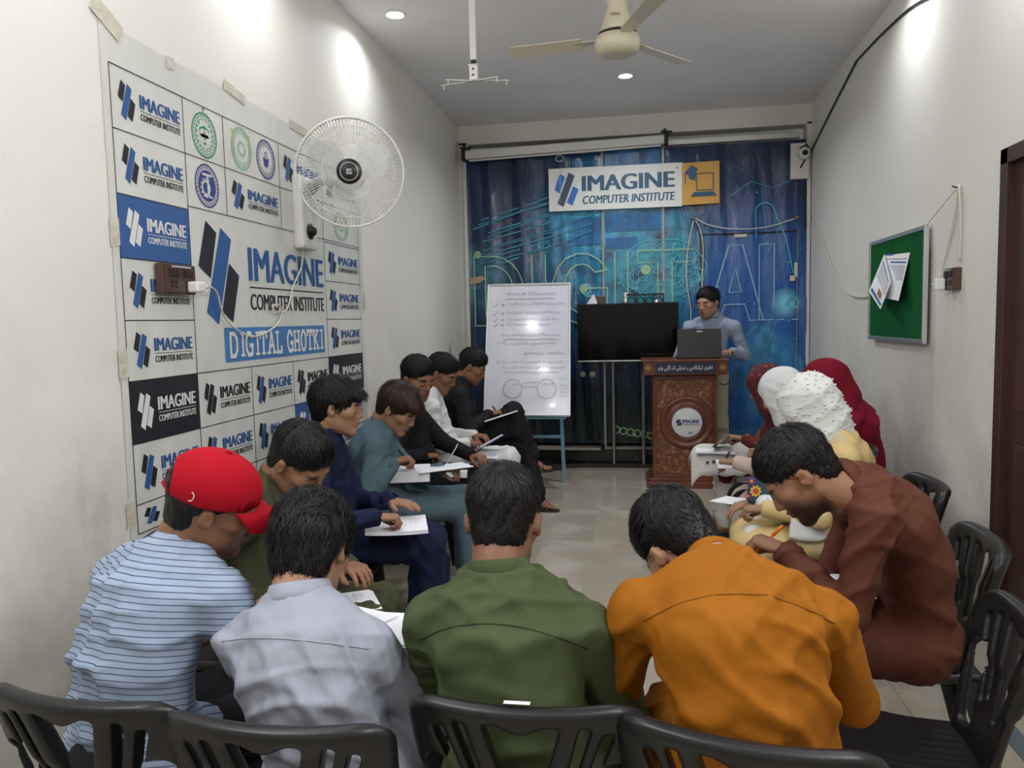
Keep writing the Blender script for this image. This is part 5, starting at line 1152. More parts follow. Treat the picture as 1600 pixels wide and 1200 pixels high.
def person(label, hip, head, th, hyaw, hpitch, hroll=0, R=None, L=None, feet=None, s=1.0, hs=1.0, skin='a', face='boy', hair=None, top=None, bottom=None, res=.008,
           shw=.185, bulk=1.0, lap=True, standing=False, drape=.32, collar='band', sleeve='long', seed=1, hairmat=None, spine_bulge=.05, extra=None, tw=0, poleR=None, poleL=None, sandal=True, kneep=None, lapw=1.0, nw=.375, nkp=None):
    hip = V(*hip); Hc = V(*head); HF = frame(hyaw, hpitch, hroll); f = V(math.cos(math.radians(th)), math.sin(math.radians(th)), 0); rt = V(f[1], -f[0], 0); up = V(0, 0, 1)
    base = (float(hip[0]), float(hip[1]), 0.0); root = thing('person', base, label, 'person'); B = np.array(base)
    sk = SK[skin]
    # spine
    nb = Hc+HF@V(0, -.035, -.085)*hs                                # base of skull
    d0 = nrm(nb-hip); nk = nb-(.055+.035*max(nw-.375, 0))*s*nrm((1-nw)*d0+nw*HF[:, 2])             # C7
    if nkp is not None: nk = np.array(nkp, float)
    back = nrm(-f*1+0*up)
    p1 = hip+.20*s*nrm(d0+.55*up)+back*spine_bulge*.5; p2 = nk-.20*s*nrm(d0*.9+f*.35)+back*spine_bulge
    sp = [bezier((hip, p1, p2, nk), t) for t in (0, .25, .5, .75, .92, 1)]
    chest = sp[3]; upd = nrm(sp[4]-sp[2]); a2 = math.radians(tw); rt2 = nrm(rt*math.cos(a2)+f*math.sin(a2)); fd = nrm(np.cross(upd, rt2)); fd = fd if fd.dot(f) > 0 else -fd
    shc = nk-upd*.078*s
    SH = {'R': shc+rt2*shw*s-fd*.0*s-upd*.012, 'L': shc-rt2*shw*s-upd*.012}
    J = {}
    hands = {'R': R, 'L': L}
    for q in 'RL':
        h = hands[q]; sg = 1 if q == 'R' else -1
        if h is None: h = dict(p=hip+f*.28+rt*sg*.14+up*.16, pose='rest')
        pole = (poleR if q == 'R' else poleL)
        if pole is None: pole = rt*sg*.55-up*.75-f*.35
        E, W = ik(SH[q], h['p'], .285*s, .255*s, pole)
        J[q] = (SH[q], E, W, h)
    LG = {}
    for q in 'RL':
        sg = 1 if q == 'R' else -1; hj = hip+rt*sg*.085*s
        ft = (feet or {}).get(q) if feet else None
        if ft is None: fp = hip+f*(.46*s)+rt*sg*.10; ft = (fp[0], fp[1], th)
        fz = ft[3] if len(ft) > 3 else 0.0
        an = V(ft[0], ft[1], .095+fz)
        pole = up*1+f*.8 if not standing else f
        if kneep and q in kneep: pole = V(*kneep[q])
        if standing: K, A = ik(hj, an, .44*s, .43*s, pole)
        else: K, A = ik(hj, an, .44*s, .42*s, pole)
        LG[q] = (hj, K, an, ft)
    # ---------------- body (one mesh)
    parts = []; tints = []
    hp, hf_, ht = get_head(face); parts.append((Hc+(hp*hs)@HF.T, hf_)); tints.append(ht)
    b = SDF(np.min([hip, Hc, *[x for q in 'RL' for x in J[q][:3]], *[x for q in 'RL' for x in LG[q][:3]]], 0)-.2, np.max([hip, Hc, *[x for q in 'RL' for x in J[q][:3]], *[x for q in 'RL' for x in LG[q][:3]]], 0)+.2, .016)
    b.path([Hc+HF@V(0, -.03, -.03)*hs, nb, nk], [.050*hs, .050*hs, .060*hs], k=.02)
    Ru = [.135, .115, .125, .145, .12, .07]; Rv = [.095, .085, .09, .10, .08, .06]
    for i in range(5): b.econe(sp[i], sp[i+1], (Ru[i]*.9, Rv[i]*.9), (Ru[i+1]*.9, Rv[i+1]*.9), rt2, k=.03)
    for q in 'RL':
        S_, E, W, h = J[q]; b.cone(nk-upd*.02, S_, .045, .048, k=.04); b.path([S_, E, W], [.040, .025, .021], k=.015)
        hj, K, an, ft = LG[q]; b.path([hj, K, an+up*.1], [.072, .052, .042], k=.03)
    P, Fq = b.nets(); P = relax(P, Fq, 1, .4); parts.append((P, Fq)); tints.append(np.ones((len(P), 3)))
    for q in 'RL':
        S_, E, W, h = J[q]; hp_, hq = get_hand(h.get('pose', 'rest')); hp_ = hp_.copy()
        if q == 'L': hp_[:, 1] *= -1; hq = hq[:, ::-1]
        d = nrm(nrm(h['d'])+1.0*nrm(W-E)) if 'd' in h else nrm(W-E); nn = nrm(h.get('n', up)); nn = nrm(nn-d*nn.dot(d)); y = np.cross(nn, d); M = np.stack([d, y, nn], 1)
        parts.append((W+(hp_*s*h.get('sc', 1))@M.T, hq)); tints.append(np.ones((len(hp_), 3)))
        h['M'] = M; h['W'] = W
        if feet is not False:
            hj, K, an, ft = LG[q]; fp_, fq = FOOT; fp_ = fp_.copy()
            if q == 'R': fq = fq
            else: fp_[:, 1] *= -1; fq = fq[:, ::-1]
            a = math.radians(ft[2]); M2 = np.array([[math.cos(a), -math.sin(a), 0], [math.sin(a), math.cos(a), 0], [0, 0, 1]])
            kd = K-(an); o = V(ft[0], ft[1], an[2]-.095+.018)
            sh = np.clip((fp_[:, 2:3]-.09)/.2, 0, 1)      # lean the shin stub toward the knee
            parts.append((o+fp_@M2.T+sh*(kd/max(kd[2], .1)*.2-V(0, 0, .2))*V(1, 1, 0), fq)); tints.append(np.ones((len(fp_), 3)))
    P, Fq = join(parts); T = np.concatenate(tints)
    me = mesh_np('body', P-B, Fq, sk); ca = me.color_attributes.new('tint', 'FLOAT_COLOR', 'POINT')
    ca.data.foreach_set('color', np.concatenate([T, np.ones((len(T), 1))], 1).astype(np.float32).ravel()); link('body', me, root)
    # ---------------- hair
    if hair:
        A, Q = hair_geo(hair, seed); me = mesh_np('hair', Hc+(A*hs)@HF.T-B, Q, hairmat or HAIR); link('hair', me, root)
    # ---------------- garments
    lo = np.min([hip, nk, *[x for q in 'RL' for x in J[q][:3]], *[x for q in 'RL' for x in LG[q][:2]]], 0)-.19; hi = np.max([hip, nk, *[x for q in 'RL' for x in J[q][:3]], *[x for q in 'RL' for x in LG[q][:2]]], 0)+.17
    if lap: lo[2] = max(.06, min(lo[2], hip[2]-drape-.1))
    g = SDF(lo, hi, res); bl = bulk
    Ru = [.165, .148, .152, .168, .148, .072]; Rv = [.125, .118, .122, .122, .095, .062]
    for i in range(5): g.econe(sp[i], sp[i+1], (Ru[i]*bl*s, Rv[i]*bl*s), (Ru[i+1]*(bl if i < 4 else 1)*s, Rv[i+1]*(bl if i < 4 else 1)*s), rt2, k=.035 if i else 0)
    cr = []
    for q in 'RL':
        S_, E, W, h = J[q]; sg = 1 if q == 'R' else -1
        g.cone(nk-upd*.020, S_-upd*.002, .050*s, .058*s, k=.05)
        if sleeve == 'long':
            g.path([S_, E], [.060*s, .055*s*bl], k=.03); g.path([E, E+(W-E)*.93], [.055*s*bl, .042*s], k=.02)
            cr += [(E, nrm(W-E)+nrm(E-S_), .10, .007), (S_-upd*.06, nrm(E-S_), .09, .004)]
        else:
            M_ = S_+(E-S_)*.72; g.path([S_, M_], [.066*s, .062*s], k=.03); g.half(M_+(E-S_)*.05, nrm(E-S_)) if False else None
            cr += [(S_-upd*.06, nrm(E-S_), .09, .004)]
    if lap:
        ks = [LG[q][1] for q in 'RL']; hj = [LG[q][0] for q in 'RL']
        for q in (0, 1):
            g.econe(hj[q], ks[q]-nrm(ks[q]-hj[q])*.02, (.105*s*lapw, .092*s), (.088*s*lapw, .075*s), rt, k=.05)
            if drape > 0:
                dn = ks[q]+f*.015-up*drape*s*.85; g.econe(ks[q]+f*.0, dn, (.085*s*lapw, .062*s), (.105*s*lapw, .05*s), rt, k=.05)
        mid = (ks[0]+ks[1])/2
        if drape > .22: g.econe(mid+f*.045, mid+f*.03-up*drape*s, (.15, .050), (.185, .045), rt, k=.06)
        g.econe((hj[0]+hj[1])/2+up*.02, mid+up*.0, (.14, .06), (.10, .05), rt, k=.05)
        cr += [(hip+f*.10+up*.05, f+up*.3, .16, .008), (mid, nrm(mid-hip), .15, .006)]
    elif not standing:
        for q in 'RL': g.cone(LG[q][0], LG[q][0]+(LG[q][1]-LG[q][0])*.35, .10*s, .09*s, k=.05)
        g.half(hip+f*.12, f*1-up*.4)
    else:
        g.half(hip-up*.10, -up)
    cr += [(hip+up*.12-f*.1, up, .16, .006), (sp[2]-f*.05, upd+rt*.4, .14, .004)]
    na = nrm(nb-nk); g.ell(nk+na*.084, V(.062, .062, .046), R=np.stack([nrm(rt2-na*rt2.dot(na)), np.cross(na, nrm(rt2-na*rt2.dot(na))), na], 1), k=.01, op='s')
    P, Fq = g.nets(); P = relax(P, Fq, 2, .4); N = vnormals(P, Fq); amp = .0032 if res < .0075 else .0042
    P = folds(P, N, cr, seed, amp); N = vnormals(P, Fq)
    if sleeve == 'long': pass
    me = mesh_np('top', P-B, Fq, top)
    # stripe coordinate: arclength along the spine, or along the sleeve
    axn = nrm(nk-hip); co = (P-hip)@axn-.35*((P-hip)@rt2)**2; best = np.linalg.norm(np.cross(P-hip, axn), axis=1)-.15
    for q in 'RL':
        S_, E, W, h = J[q]; ab = E-S_; t = ((P-S_)@ab)/ab.dot(ab); d = np.linalg.norm(P-S_-np.clip(t, 0, 1)[:, None]*ab, axis=1)-.055; m = (d < best-.0) & (t > .30); co[m] = (-t*np.linalg.norm(ab))[m]
    at = me.attributes.new('along', 'FLOAT', 'POINT'); at.data.foreach_set('value', co.astype(np.float32))
    gname = {'tee': 't_shirt', 'shirt': 'shirt', 'band': 'kameez', 'none': 'kameez'}.get(collar, 'kameez')
    go = link(gname, me, root); go.name = gname
    # collar
    na = nrm(nb-nk); nc = nk+na*.034; nu = nrm(rt2-na*rt2.dot(na)); nv = np.cross(na, nu); M3 = np.stack([nu, nv, na], 1)
    cm = MB().mat(top)
    if collar in ('band', 'shirt'):
        k_ = hs*1.0; w0 = .0655*k_
        prof = [(w0+.006, -.03), (w0+.003, .0), (w0+.0005, .019), (w0-.002, .021), (w0-.0045, .017), (w0-.002, -.03)]
        if collar == 'shirt': prof = [(w0+.014, -.024), (w0+.009, -.004), (w0+.001, .018), (w0-.003, .020), (w0-.007, .014), (w0-.004, -.03)]
        cm.lathe(prof, nc, M3, 28); cm.build('collar', root, None).location = -Vector(base)
    elif collar == 'tee':
        w0 = .064; cm.tube([nc+M3@V(w0*math.cos(a), w0*math.sin(a), -.012) for a in np.arange(24)*math.pi/12], .006, 6, closed=True); cm.build('collar', root).location = -Vector(base)
    # cuffs
    if sleeve == 'long' and top is not None:
        for q in 'RL':
            S_, E, W, h = J[q]; d = nrm(W-E); u = nrm(np.cross(d, up)+1e-6); M4 = np.stack([u, np.cross(d, u), d], 1); e = E+(W-E)*.93
            cu = MB().mat(top).lathe([(.040*s, -.035), (.0405*s, .015), (.038*s, .022), (.033*s, .018), (.03*s, -.03)], e, M4, 20); cu.build('cuff', root).location = -Vector(base)
    # trousers
    if bottom is not None:
        lo = np.min([hip, *[x for q in 'RL' for x in LG[q][:3]]], 0)-.15; hi = np.max([hip, *[x for q in 'RL' for x in LG[q][:3]]], 0)+.15; lo[2] = .06
        g = SDF(lo, hi, max(res, .0135))
        g.ell(hip, (.15*s, .14*s, .12*s), k=0)
        for q in 'RL':
            hj, K, an, ft = LG[q]; g.path([hj, K], [.088*s, .074*s], k=.03); g.path([K, an+up*.06], [.074*s, .066*s], k=.03); g.cone(an+up*.06, an+up*.0, .066*s, .058*s, k=.02)
        P, Fq = g.nets(); N = vnormals(P, Fq)
        P = folds(P, N, [(LG[q][1], up, .14, .007) for q in 'RL']+[(LG[q][2]+up*.06, up, .10, .009) for q in 'RL'], seed+9, .005)
        link('trousers' if standing or collar in ('tee', 'shirt') else 'shalwar', mesh_np('shalwar', P-B, Fq, bottom), root)
    # sandals
    if feet is not False and sandal:
        sm = mat('sandal_leather', (.035, .022, .018), .55, bump=.3)
        for q in 'RL':
            ft = LG[q][3]; a = math.radians(ft[2]); M2 = np.array([[math.cos(a), -math.sin(a), 0], [math.sin(a), math.cos(a), 0], [0, 0, 1]]); sg = 1 if q == 'R' else -1
            o = V(ft[0], ft[1], LG[q][2][2]-.095)
            ol = [(-.075, -.018), (-.078, .018), (-.04, .034), (.04, .036), (.11, .048), (.165, .042), (.187, .018), (.178, -.012), (.15, -.036), (.10, -.046), (.03, -.034), (-.04, -.032)]
            mb = MB().mat(sm).poly([o+M2@V(x, y*sg, .001) for x, y in ol], (0, 0, .016))
            so = mb.build('sandal', root); so.location = -Vector(base)
            for x0, h_, wd in ((.085, .052, .050), (.045, .078, .042)):
                pts = [o+M2@V(x0+.006*math.sin(t), wd*math.cos(t), .010+h_*math.sin(t)) for t in np.linspace(0, math.pi, 11)]
                st = MB().mat(sm)
                for p_, q_ in zip(pts[:-1], pts[1:]): st.bar(p_, q_, .022, .003, up=M2@V(1, 0, 0)) if False else st.bar(p_, q_, .003, .024, up=M2@V(1, 0, 0))
                st.build('strap', so)
    info = dict(root=root, B=B, J=J, LG=LG, sp=sp, nk=nk, nb=nb, HF=HF, Hc=Hc, hs=hs, f=f, rt=rt, rt2=rt2, upd=upd, fd=fd, gar=go, M3=M3, na=na, shc=shc)
    return info
# ------------------------------------------------------------------ the people in the room
def at(px, py, y):
    d = CM.T@V((px-800)/FPX, (py-600)/FPX, 1.0); return CAM+d*(y-CAM[1])/d[1]
def cloth(name, col=(.5, .5, .5), rough=.85, var=.06, bump=.25, bs=260, sheen=.25, col2=None, v2s=4, v2=(.5, .6)):
    return mat('cloth_'+name, col, rough, var=var, vs=6, bump=.42, bs=15, sheen=0, spec=.12, col2=col2, v2s=v2s, v2=v2)
def stripe_mat(name, base, line, pitch, width):
    m = bpy.data.materials.new(name); m.use_nodes = True; nt = m.node_tree; b = nt.nodes['Principled BSDF']; N = nt.nodes.new; L = nt.links.new
    a = N('ShaderNodeAttribute'); a.attribute_name = 'along'; d = N('ShaderNodeMath'); d.operation = 'DIVIDE'; d.inputs[1].default_value = pitch; L(a.outputs['Fac'], d.inputs[0])
    f = N('ShaderNodeMath'); f.operation = 'FRACT'; L(d.outputs[0], f.inputs[0]); g = N('ShaderNodeMath'); g.operation = 'LESS_THAN'; g.inputs[1].default_value = width/pitch; L(f.outputs[0], g.inputs[0])
    mx = N('ShaderNodeMix'); mx.data_type = 'RGBA'; L(g.outputs[0], mx.inputs['Factor']); mx.inputs['A'].default_value = (*base, 1); mx.inputs['B'].default_value = (*line, 1); L(mx.outputs['Result'], b.inputs['Base Color'])
    b.inputs['Roughness'].default_value = .9; b.inputs['Specular IOR Level'].default_value = .2
    return m
SHORT = dict(top=.013, side=.002, nape=-.062, n=5200, length=.020, slen=.007, w=.0010, lift=.20, amp=.002, front=.056, lz=.03)
SHORTB = dict(SHORT, front=.064, top=.016, length=.026, n=2500, w=.0014)
FRINGE = dict(fy=.136, top=.020, side=.006, nape=-.05, n=2800, length=.042, slen=.02, w=.0015, lift=.09, amp=.002, fringe=.008, front=.046, lz=-.02)
WAVY = dict(top=.022, side=.011, nape=-.078, n=4200, length=.042, slen=.030, w=.0013, lift=.22, amp=.004, wave=.14, front=.045, lz=-.06, back=1)
PARTED = dict(top=.014, side=.004, nape=-.06, n=2500, length=.04, slen=.012, w=.0026, lift=.05, amp=.001, front=.062, part=1, lz=.0)

def seam(info, pts2, name='seam', m=None, r=.0016):
    """thin sewn line laid on the garment by casting rays onto it; pts2 = [(lateral, along-up)] from the back of the neck"""
    go = info['gar']; me = go.data; bv = BVHTree.FromPolygons([v.co[:] for v in me.vertices], [tuple(p.vertices) for p in me.polygons]); out = []
    for u, v_ in pts2:
        o = info['nk']+info['rt2']*u+info['upd']*v_-info['fd']*.5-info['B']; h = bv.ray_cast(Vector(o), Vector(info['fd']))
        if h[0] is not None: out.append(np.array(h[0])+np.array(h[1])*.0005)
    if len(out) > 2: MB().mat(m).tube(out, r, 5).build(name, info['root'])
def pen_in(info, q, m, lab, ln_=.14, tilt=(-.35, .25, .9), off=(.088, .026, -.052), cap=None, wd=None):
    h = info['J'][q][3]; M, W = h['M'], h['W']; o = W+M@(V(*off)*V(1, 1 if q == 'R' else -1, 1)); d = nrm(M@(V(*tilt)*V(1, 1 if q == 'R' else -1, 1)))
    if wd is not None: d = nrm(wd)
    a = o-d*.035; t = thing('pen', a, lab, 'pen', 'pens in writing hands')
    u = nrm(np.cross(d, V(.3, .9, .1))); R_ = np.stack([u, np.cross(d, u), d], 1)
    MB().mat(m).lathe([(.0008, 0), (.0042, .014), (.0048, .02), (.0050, ln_-.01), (.0042, ln_), (.001, ln_+.002)], (0, 0, 0), R_, 10).build('barrel', t)
    MB().mat(cap or M_DKM).lathe([(.0053, ln_-.04), (.0055, ln_-.002), (.0045, ln_+.004), (.001, ln_+.006)], (0, 0, 0), R_, 10).build('cap', t); return t
def pad(loc, yaw, w_, l_, th_, lab, tilt=(0, 0), cover=None, name='notebook', curl=0, lines=True, group='notebooks and papers'):
    """notebook of leaves; yaw heading of its long side"""
    t = thing(name, loc, lab, 'notebook' if name != 'paper_sheet' else 'paper', group); R_ = frame(yaw, tilt[0], tilt[1])
    n = 8; mb = MB().mat(M_PAPER); vs = []; fs = []
    for i in range(n+1):
        y = -l_/2+l_*i/n; z = curl*(i/n)**2
        vs += [(-w_/2, y, z), (w_/2, y, z), (w_/2, y, z+th_), (-w_/2, y, z+th_)]
    for i in range(n):
        for j in range(4): fs.append((i*4+j, i*4+(j+1) % 4, (i+1)*4+(j+1) % 4, (i+1)*4+j))
    fs += [(0, 1, 2, 3), (4*n, 4*n+3, 4*n+2, 4*n+1)]
    mb.add(np.array(vs)@R_.T, fs); mb.build('page_block', t)
    if cover is not None:
        c = MB().mat(cover); vs2 = []
        for i in range(n+1): y = (-l_/2+l_*i/n)*1.02; z = curl*(i/n)**2; vs2 += [(-w_/2-.002, y, z-.0025), (w_/2+.002, y, z-.0025), (w_/2+.002, y, z-.0003), (-w_/2-.002, y, z-.0003)]
        c.add(np.array(vs2)@R_.T, fs); c.build('cover', t)
    if lines:
        lb = MB().mat(mat('faint_rule', (.42, .45, .62), .7))
        for k in range(9):
            y = -l_*.40+l_*.09*k; z = th_+.0006+curl*((y+l_/2)/l_)**2; lb.add(np.array([(-w_*.42, y, z), (w_*.42*(.6+.4*math.sin(k*2.1)**2), y, z), (w_*.42*(.6+.4*math.sin(k*2.1)**2), y+.0009, z), (-w_*.42, y+.0009, z)])@R_.T, [(0, 1, 2, 3)])
        lb.build('written_lines', t)
    return t

# ---------------------------------------------------------------- chairs
chair(-1.115, 1.555, 85, 'black plastic chair at the bottom left corner, under the boy in the red cap')
chair(-.69, 1.515, 90, 'black plastic chair behind the boy in the pale grey shirt, second from the left')
CG = chair(-.24, 1.64, 91, 'black plastic chair with a small white sticker on its top rail, behind the green kameez')
chair(.215, 1.57, 79, 'black plastic chair set at an angle behind the boy in the mustard kameez')
tagc = MB().mat(M_PAPER).box((0, 0, 0), (.050, .010, .0015)).build('label_sticker', CG); tagc.location = (.005, .2755+.002, .832)
chair(.63, 1.99, 168, 'empty black plastic chair with ribbed seat at the bottom right')
chair(.83, 2.66, 174, 'black plastic chair under the boy in the brown kameez, against the right wall')
chair(.96, 3.50, 180, 'black plastic chair under the woman in the tufted white scarf')
chair(.95, 4.45, 180, 'black plastic chair under the woman in the plain white headscarf')
chair(1.10, 5.04, 180, 'black plastic chair under the woman in the plain dark red shawl')
chair(1.0, 5.58, 180, 'black plastic chair under the woman in the patterned maroon scarf')
for (y, who) in ((2.47, 'in dark olive at the near end of the left row'), (3.32, 'in the navy kameez'), (4.05, 'in the teal kameez'), (4.80, 'in the black kameez holding an open book'), (5.45, 'in the white kameez'), (6.12, 'in black nearest the whiteboard')):
    chair(-1.45, y, 12, 'chair under the boy '+who)

DN = V(0, 0, -1)
# ---------------------------------------------------------------- front row, backs to the camera
tee = stripe_mat('cloth_striped_tee', (.28, .345, .45), (.05, .06, .11), .0142, .0021)
CAPB = P1 = person('boy in a pale blue striped t-shirt and red cap, seen from behind', (-1.22, 1.58, .53), at(335, 787, 1.74), 78, 32, 24, 13,
    R=dict(p=V(-.83, 1.90, .70), d=(-.2, 1, -.25), pose='write'), L=dict(p=V(-1.17, 1.96, .68), d=(.3, 1, -.2)), feet={'R': (-.95, 2.1, 80), 'L': (-1.15, 2.1, 85)}, s=.98, hs=1.06, skin='a', face='stubble',
    hair=dict(SHORT, top=.002, side=.006, nape=-.072, n=900, slen=.012, length=.008, lift=.0, lz=.2), top=tee, bottom=cloth('dark_trousers', (.02, .02, .025)), res=.0078, lap=False, collar='tee', sleeve='short', seed=3, spine_bulge=.05, tw=-4, poleR=V(.25, -.3, -1), bulk=.96, shw=.178)
# the cap
HF, Hc, hs = P1['HF'], P1['Hc'], P1['hs']
s = SDF((-.13, -.15, -.04), (.13, .24, .17), .0045)
s.ell((0, -.016, .044), (.093, .112, .088), k=0); s.half((0, 0, .020), (0, .10, -1), k=.004); s.ell((0, -.012, .036), (.086, .105, .080), k=.002, op='s'); s.ell((0, -.125, .030), (.046, .060, .044), k=.006, op='s')
Pc, Fc = s.nets(); M_RED = cloth('red_cap', (.34, .005, .014), bump=.15)
link('cap', mesh_np('cap', Hc+(Pc*hs)@HF.T-P1['B'], Fc, M_RED), P1['root'])
vs = []; fs = []
for i in range(9):
    for j in range(7):
        a = math.radians(-58+116*i/8); r = j/6; x = .094*math.sin(a)*(1-.05*r*r); y = -.018+.114*math.cos(a)+(.080*r)*math.cos(a*.9); z = .030-.022*r*r-.018*math.sin(a)**2*(.3+r); vs.append((x, y, z))
for i in range(8):
    for j in range(6): k = i*7+j; fs.append((k, k+1, k+8, k+7))
vs = np.array(vs); mb = MB().mat(M_RED).add(vs, fs, True).add(vs-V(0, 0, .004), fs, True); mb.v = [tuple(Hc+HF@(np.array(v)*hs)-P1['B']) for v in mb.v]; mb.build('cap_brim', P1['root'])
mb = MB().mat(M_RED); mb.tube([(-.036+.0, -.105, .016), (0, -.122, .014), (.036, -.105, .016)], .007, 6); mb.lathe([(.008, 0), (.006, .006), (.001, .008)], (0, -.016, .131), n=12); mb.v = [tuple(Hc+HF@(np.array(v)*hs)-P1['B']) for v in mb.v]; mb.build('cap_strap', P1['root'])
mb = MB().mat(M_PWHITE)
for k in range(8):
    a, b = math.radians(-100+k*25), math.radians(-100+(k+1)*25)
    def cp(t): 
        y_, z_ = -.062+.007*math.cos(t), .038+.011*math.sin(t); x_ = .0955*math.sqrt(max(.05, 1-((y_+.016)/.112)**2-((z_-.044)/.088)**2)); return V(x_, y_, z_)
    mb.tube([cp(a), cp(b)], .0012, 4)
mb.v = [tuple(Hc+HF@(np.array(v)*hs)-P1['B']) for v in mb.v]; mb.build('cap_emblem', P1['root'])

grey = cloth('pale_grey_shirt', (.29, .305, .36), .75, var=.02)
P2 = person('boy in a pale grey-blue collared shirt with wavy black hair, back to the camera', (-.69, 1.56, .53), at(488, 858, 1.72), 90, 88, 32, -2,
    R=dict(p=V(-.52, 1.93, .70), pose='write', d=(-.5, 1, -.2)), L=dict(p=V(-.86, 1.93, .70), d=(.4, 1, -.2)), feet={'R': (-.58, 2.1, 90), 'L': (-.80, 2.1, 95)}, s=.97, hs=1.04, skin='b', face='stubble', hair=WAVY,
    top=grey, bottom=cloth('grey_trousers', (.05, .05, .06)), res=.0078, lap=False, collar='shirt', seed=12, spine_bulge=.05, bulk=.90, shw=.158, poleR=V(.25, -.45, -1), poleL=V(-.25, -.45, -1))
green = cloth('green_kameez', (.052, .068, .030), .8, var=.05)
P3 = person('boy in an olive green kameez seen squarely from behind, short black hair', (-.262, 1.60, .53), at(787, 815, 1.76), 90, 90, 26, 0,
    R=dict(p=V(-.06, 1.97, .70), d=(-.5, 1, -.2), pose='write'), L=dict(p=V(-.44, 1.97, .70), d=(.5, 1, -.2)), feet={'R': (-.13, 2.15, 90), 'L': (-.36, 2.15, 95)}, s=1.03, hs=1.07, skin='c', face='boy', hair=dict(SHORT, n=4800),
    top=green, bottom=green, res=.0078, lap=True, collar='band', seed=5, spine_bulge=.045, bulk=.92, shw=.166, poleR=V(.28, -.45, -1), poleL=V(-.28, -.45, -1))
must = cloth('mustard_kameez', (.26, .088, .005), .7, var=.05, sheen=.1)
P4 = person('boy in a mustard orange kameez bending forward over his notes, back to the camera', (.235, 1.55, .53), at(1062, 853, 1.86), 96, 118, 56, -16, nkp=at(1124, 893, 1.70),
    R=dict(p=V(.30, 2.0, .70), d=(-.8, .8, -.2), pose='write'), L=dict(p=V(-.06, 1.98, .72), d=(.4, 1, -.2)), feet={'R': (.30, 2.15, 90), 'L': (.05, 2.15, 95)}, s=1.04, hs=1.06, skin='b', face='boy', hair=dict(SHORTB, n=4800, top=.020),
    top=must, bottom=must, res=.0078, lap=True, collar='band', seed=8, spine_bulge=.075, bulk=.96, shw=.186, poleR=V(.9, -.40, -.8), poleL=V(-.3, -.4, -1), tw=-3)
arc_y = lambda w_, d0, dip: [(u, d0-dip*(abs(u)/w_)**2) for u in np.linspace(-w_, w_, 26)]
seam(P3, arc_y(.185, -.085, .045), 'yoke_seam', cloth('green_seam', (.03, .04, .02))); seam(P4, arc_y(.19, -.075, .045), 'yoke_seam', cloth('mustard_seam', (.19, .075, .008))); seam(P2, arc_y(.17, -.075, .015), 'yoke_seam', cloth('grey_seam', (.30, .31, .36)))

# ---------------------------------------------------------------- brown kameez at the right
brown = cloth('brown_kameez', (.090, .030, .018), .7, var=.05, sheen=.15)
P5 = person('bearded boy in a rust brown kameez bent over writing with an orange pen', (.82, 2.50, .53), at(1250, 742, 2.36), 174, 174, 48, 6, nkp=at(1324, 754, 2.38),
    R=dict(p=at(1290, 905, 2.62), d=(-1, -.2, -.2)), L=dict(p=at(1224, 858, 2.36), d=(-1, .25, -.15), pose='write'), feet={'R': (.40, 2.66, 175), 'L': (.40, 2.38, 180)}, s=1.0, hs=1.08, skin='a', face='beard', hair=dict(SHORTB, n=4800, front=.056, top=.020),
    top=brown, bottom=brown, res=.0082, lap=True, collar='band', seed=14, spine_bulge=.10, shw=.17, poleR=V(.1, .8, -.7), poleL=V(.1, -.25, -1), bulk=.90)

# ---------------------------------------------------------------- left row, seated along the wall
olive = cloth('dark_olive_kameez', (.050, .052, .026), .8)
P6 = person('boy in a dark olive kameez bending low beside the red cap', (-1.38, 2.44, .53), at(468, 722, 2.45), 5, -12, 42, 4,
    R=dict(p=at(396, 938, 2.20), d=(1, .15, -.25), pose='write'), L=dict(p=V(-1.04, 2.50, .70), d=(.7, -.6, -.1)), feet={'R': (-.95, 2.40, 10), 'L': (-.93, 2.66, 20)}, s=1.0, hs=1.07, skin='a', face='boy', hair=dict(SHORTB, top=.020),
    top=olive, bottom=olive, res=.0095, collar='band', seed=21, spine_bulge=.09, drape=.15)
navy = cloth('navy_kameez', (.012, .016, .045), .8)
P7 = person('boy in a navy kameez looking up while writing on a pad, third seat from the near end', (-1.44, 3.32, .53), at(526, 636, 3.26), 12, 14, 10, 0,
    R=dict(p=at(590, 808, 3.12), d=(1, .25, -.15), pose='write'), L=dict(p=at(614, 783, 3.36), d=(1, -.25, -.15), pose='flat'), feet={'R': (-1.06, 3.42, 15), 'L': (-1.02, 3.66, 25)}, s=.98, hs=1.06, skin='b', face='boy', hair=dict(FRINGE, front=.040, fringe=.012),
    top=navy, bottom=navy, res=.0095, collar='band', seed=22, spine_bulge=.03)
P7['root']['label'] = 'boy in a navy kameez looking ahead while writing on a white pad'
teal = cloth('teal_kameez', (.080, .125, .150), .8)
P8 = person('boy in a grey-teal kameez with brown fringe writing on loose sheets', (-1.42, 4.02, .53), at(622, 638, 3.98), 12, -8, 36, 3,
    R=dict(p=at(615, 722, 3.84), d=(1, .1, -.3), pose='write'), L=dict(p=at(690, 733, 4.12), d=(1, -.2, -.1), pose='hold'), feet={'R': (-1.02, 4.22, 10), 'L': (-.92, 4.46, 15, .05)}, s=1.0, hs=1.10, skin='b', face='boy', hair=dict(FRINGE), hairmat=HAIR2,
    top=teal, bottom=teal, res=.0095, collar='band', seed=23, spine_bulge=.06, drape=.36, lapw=1.15)
blk = cloth('black_kameez', (.012, .012, .014), .85)
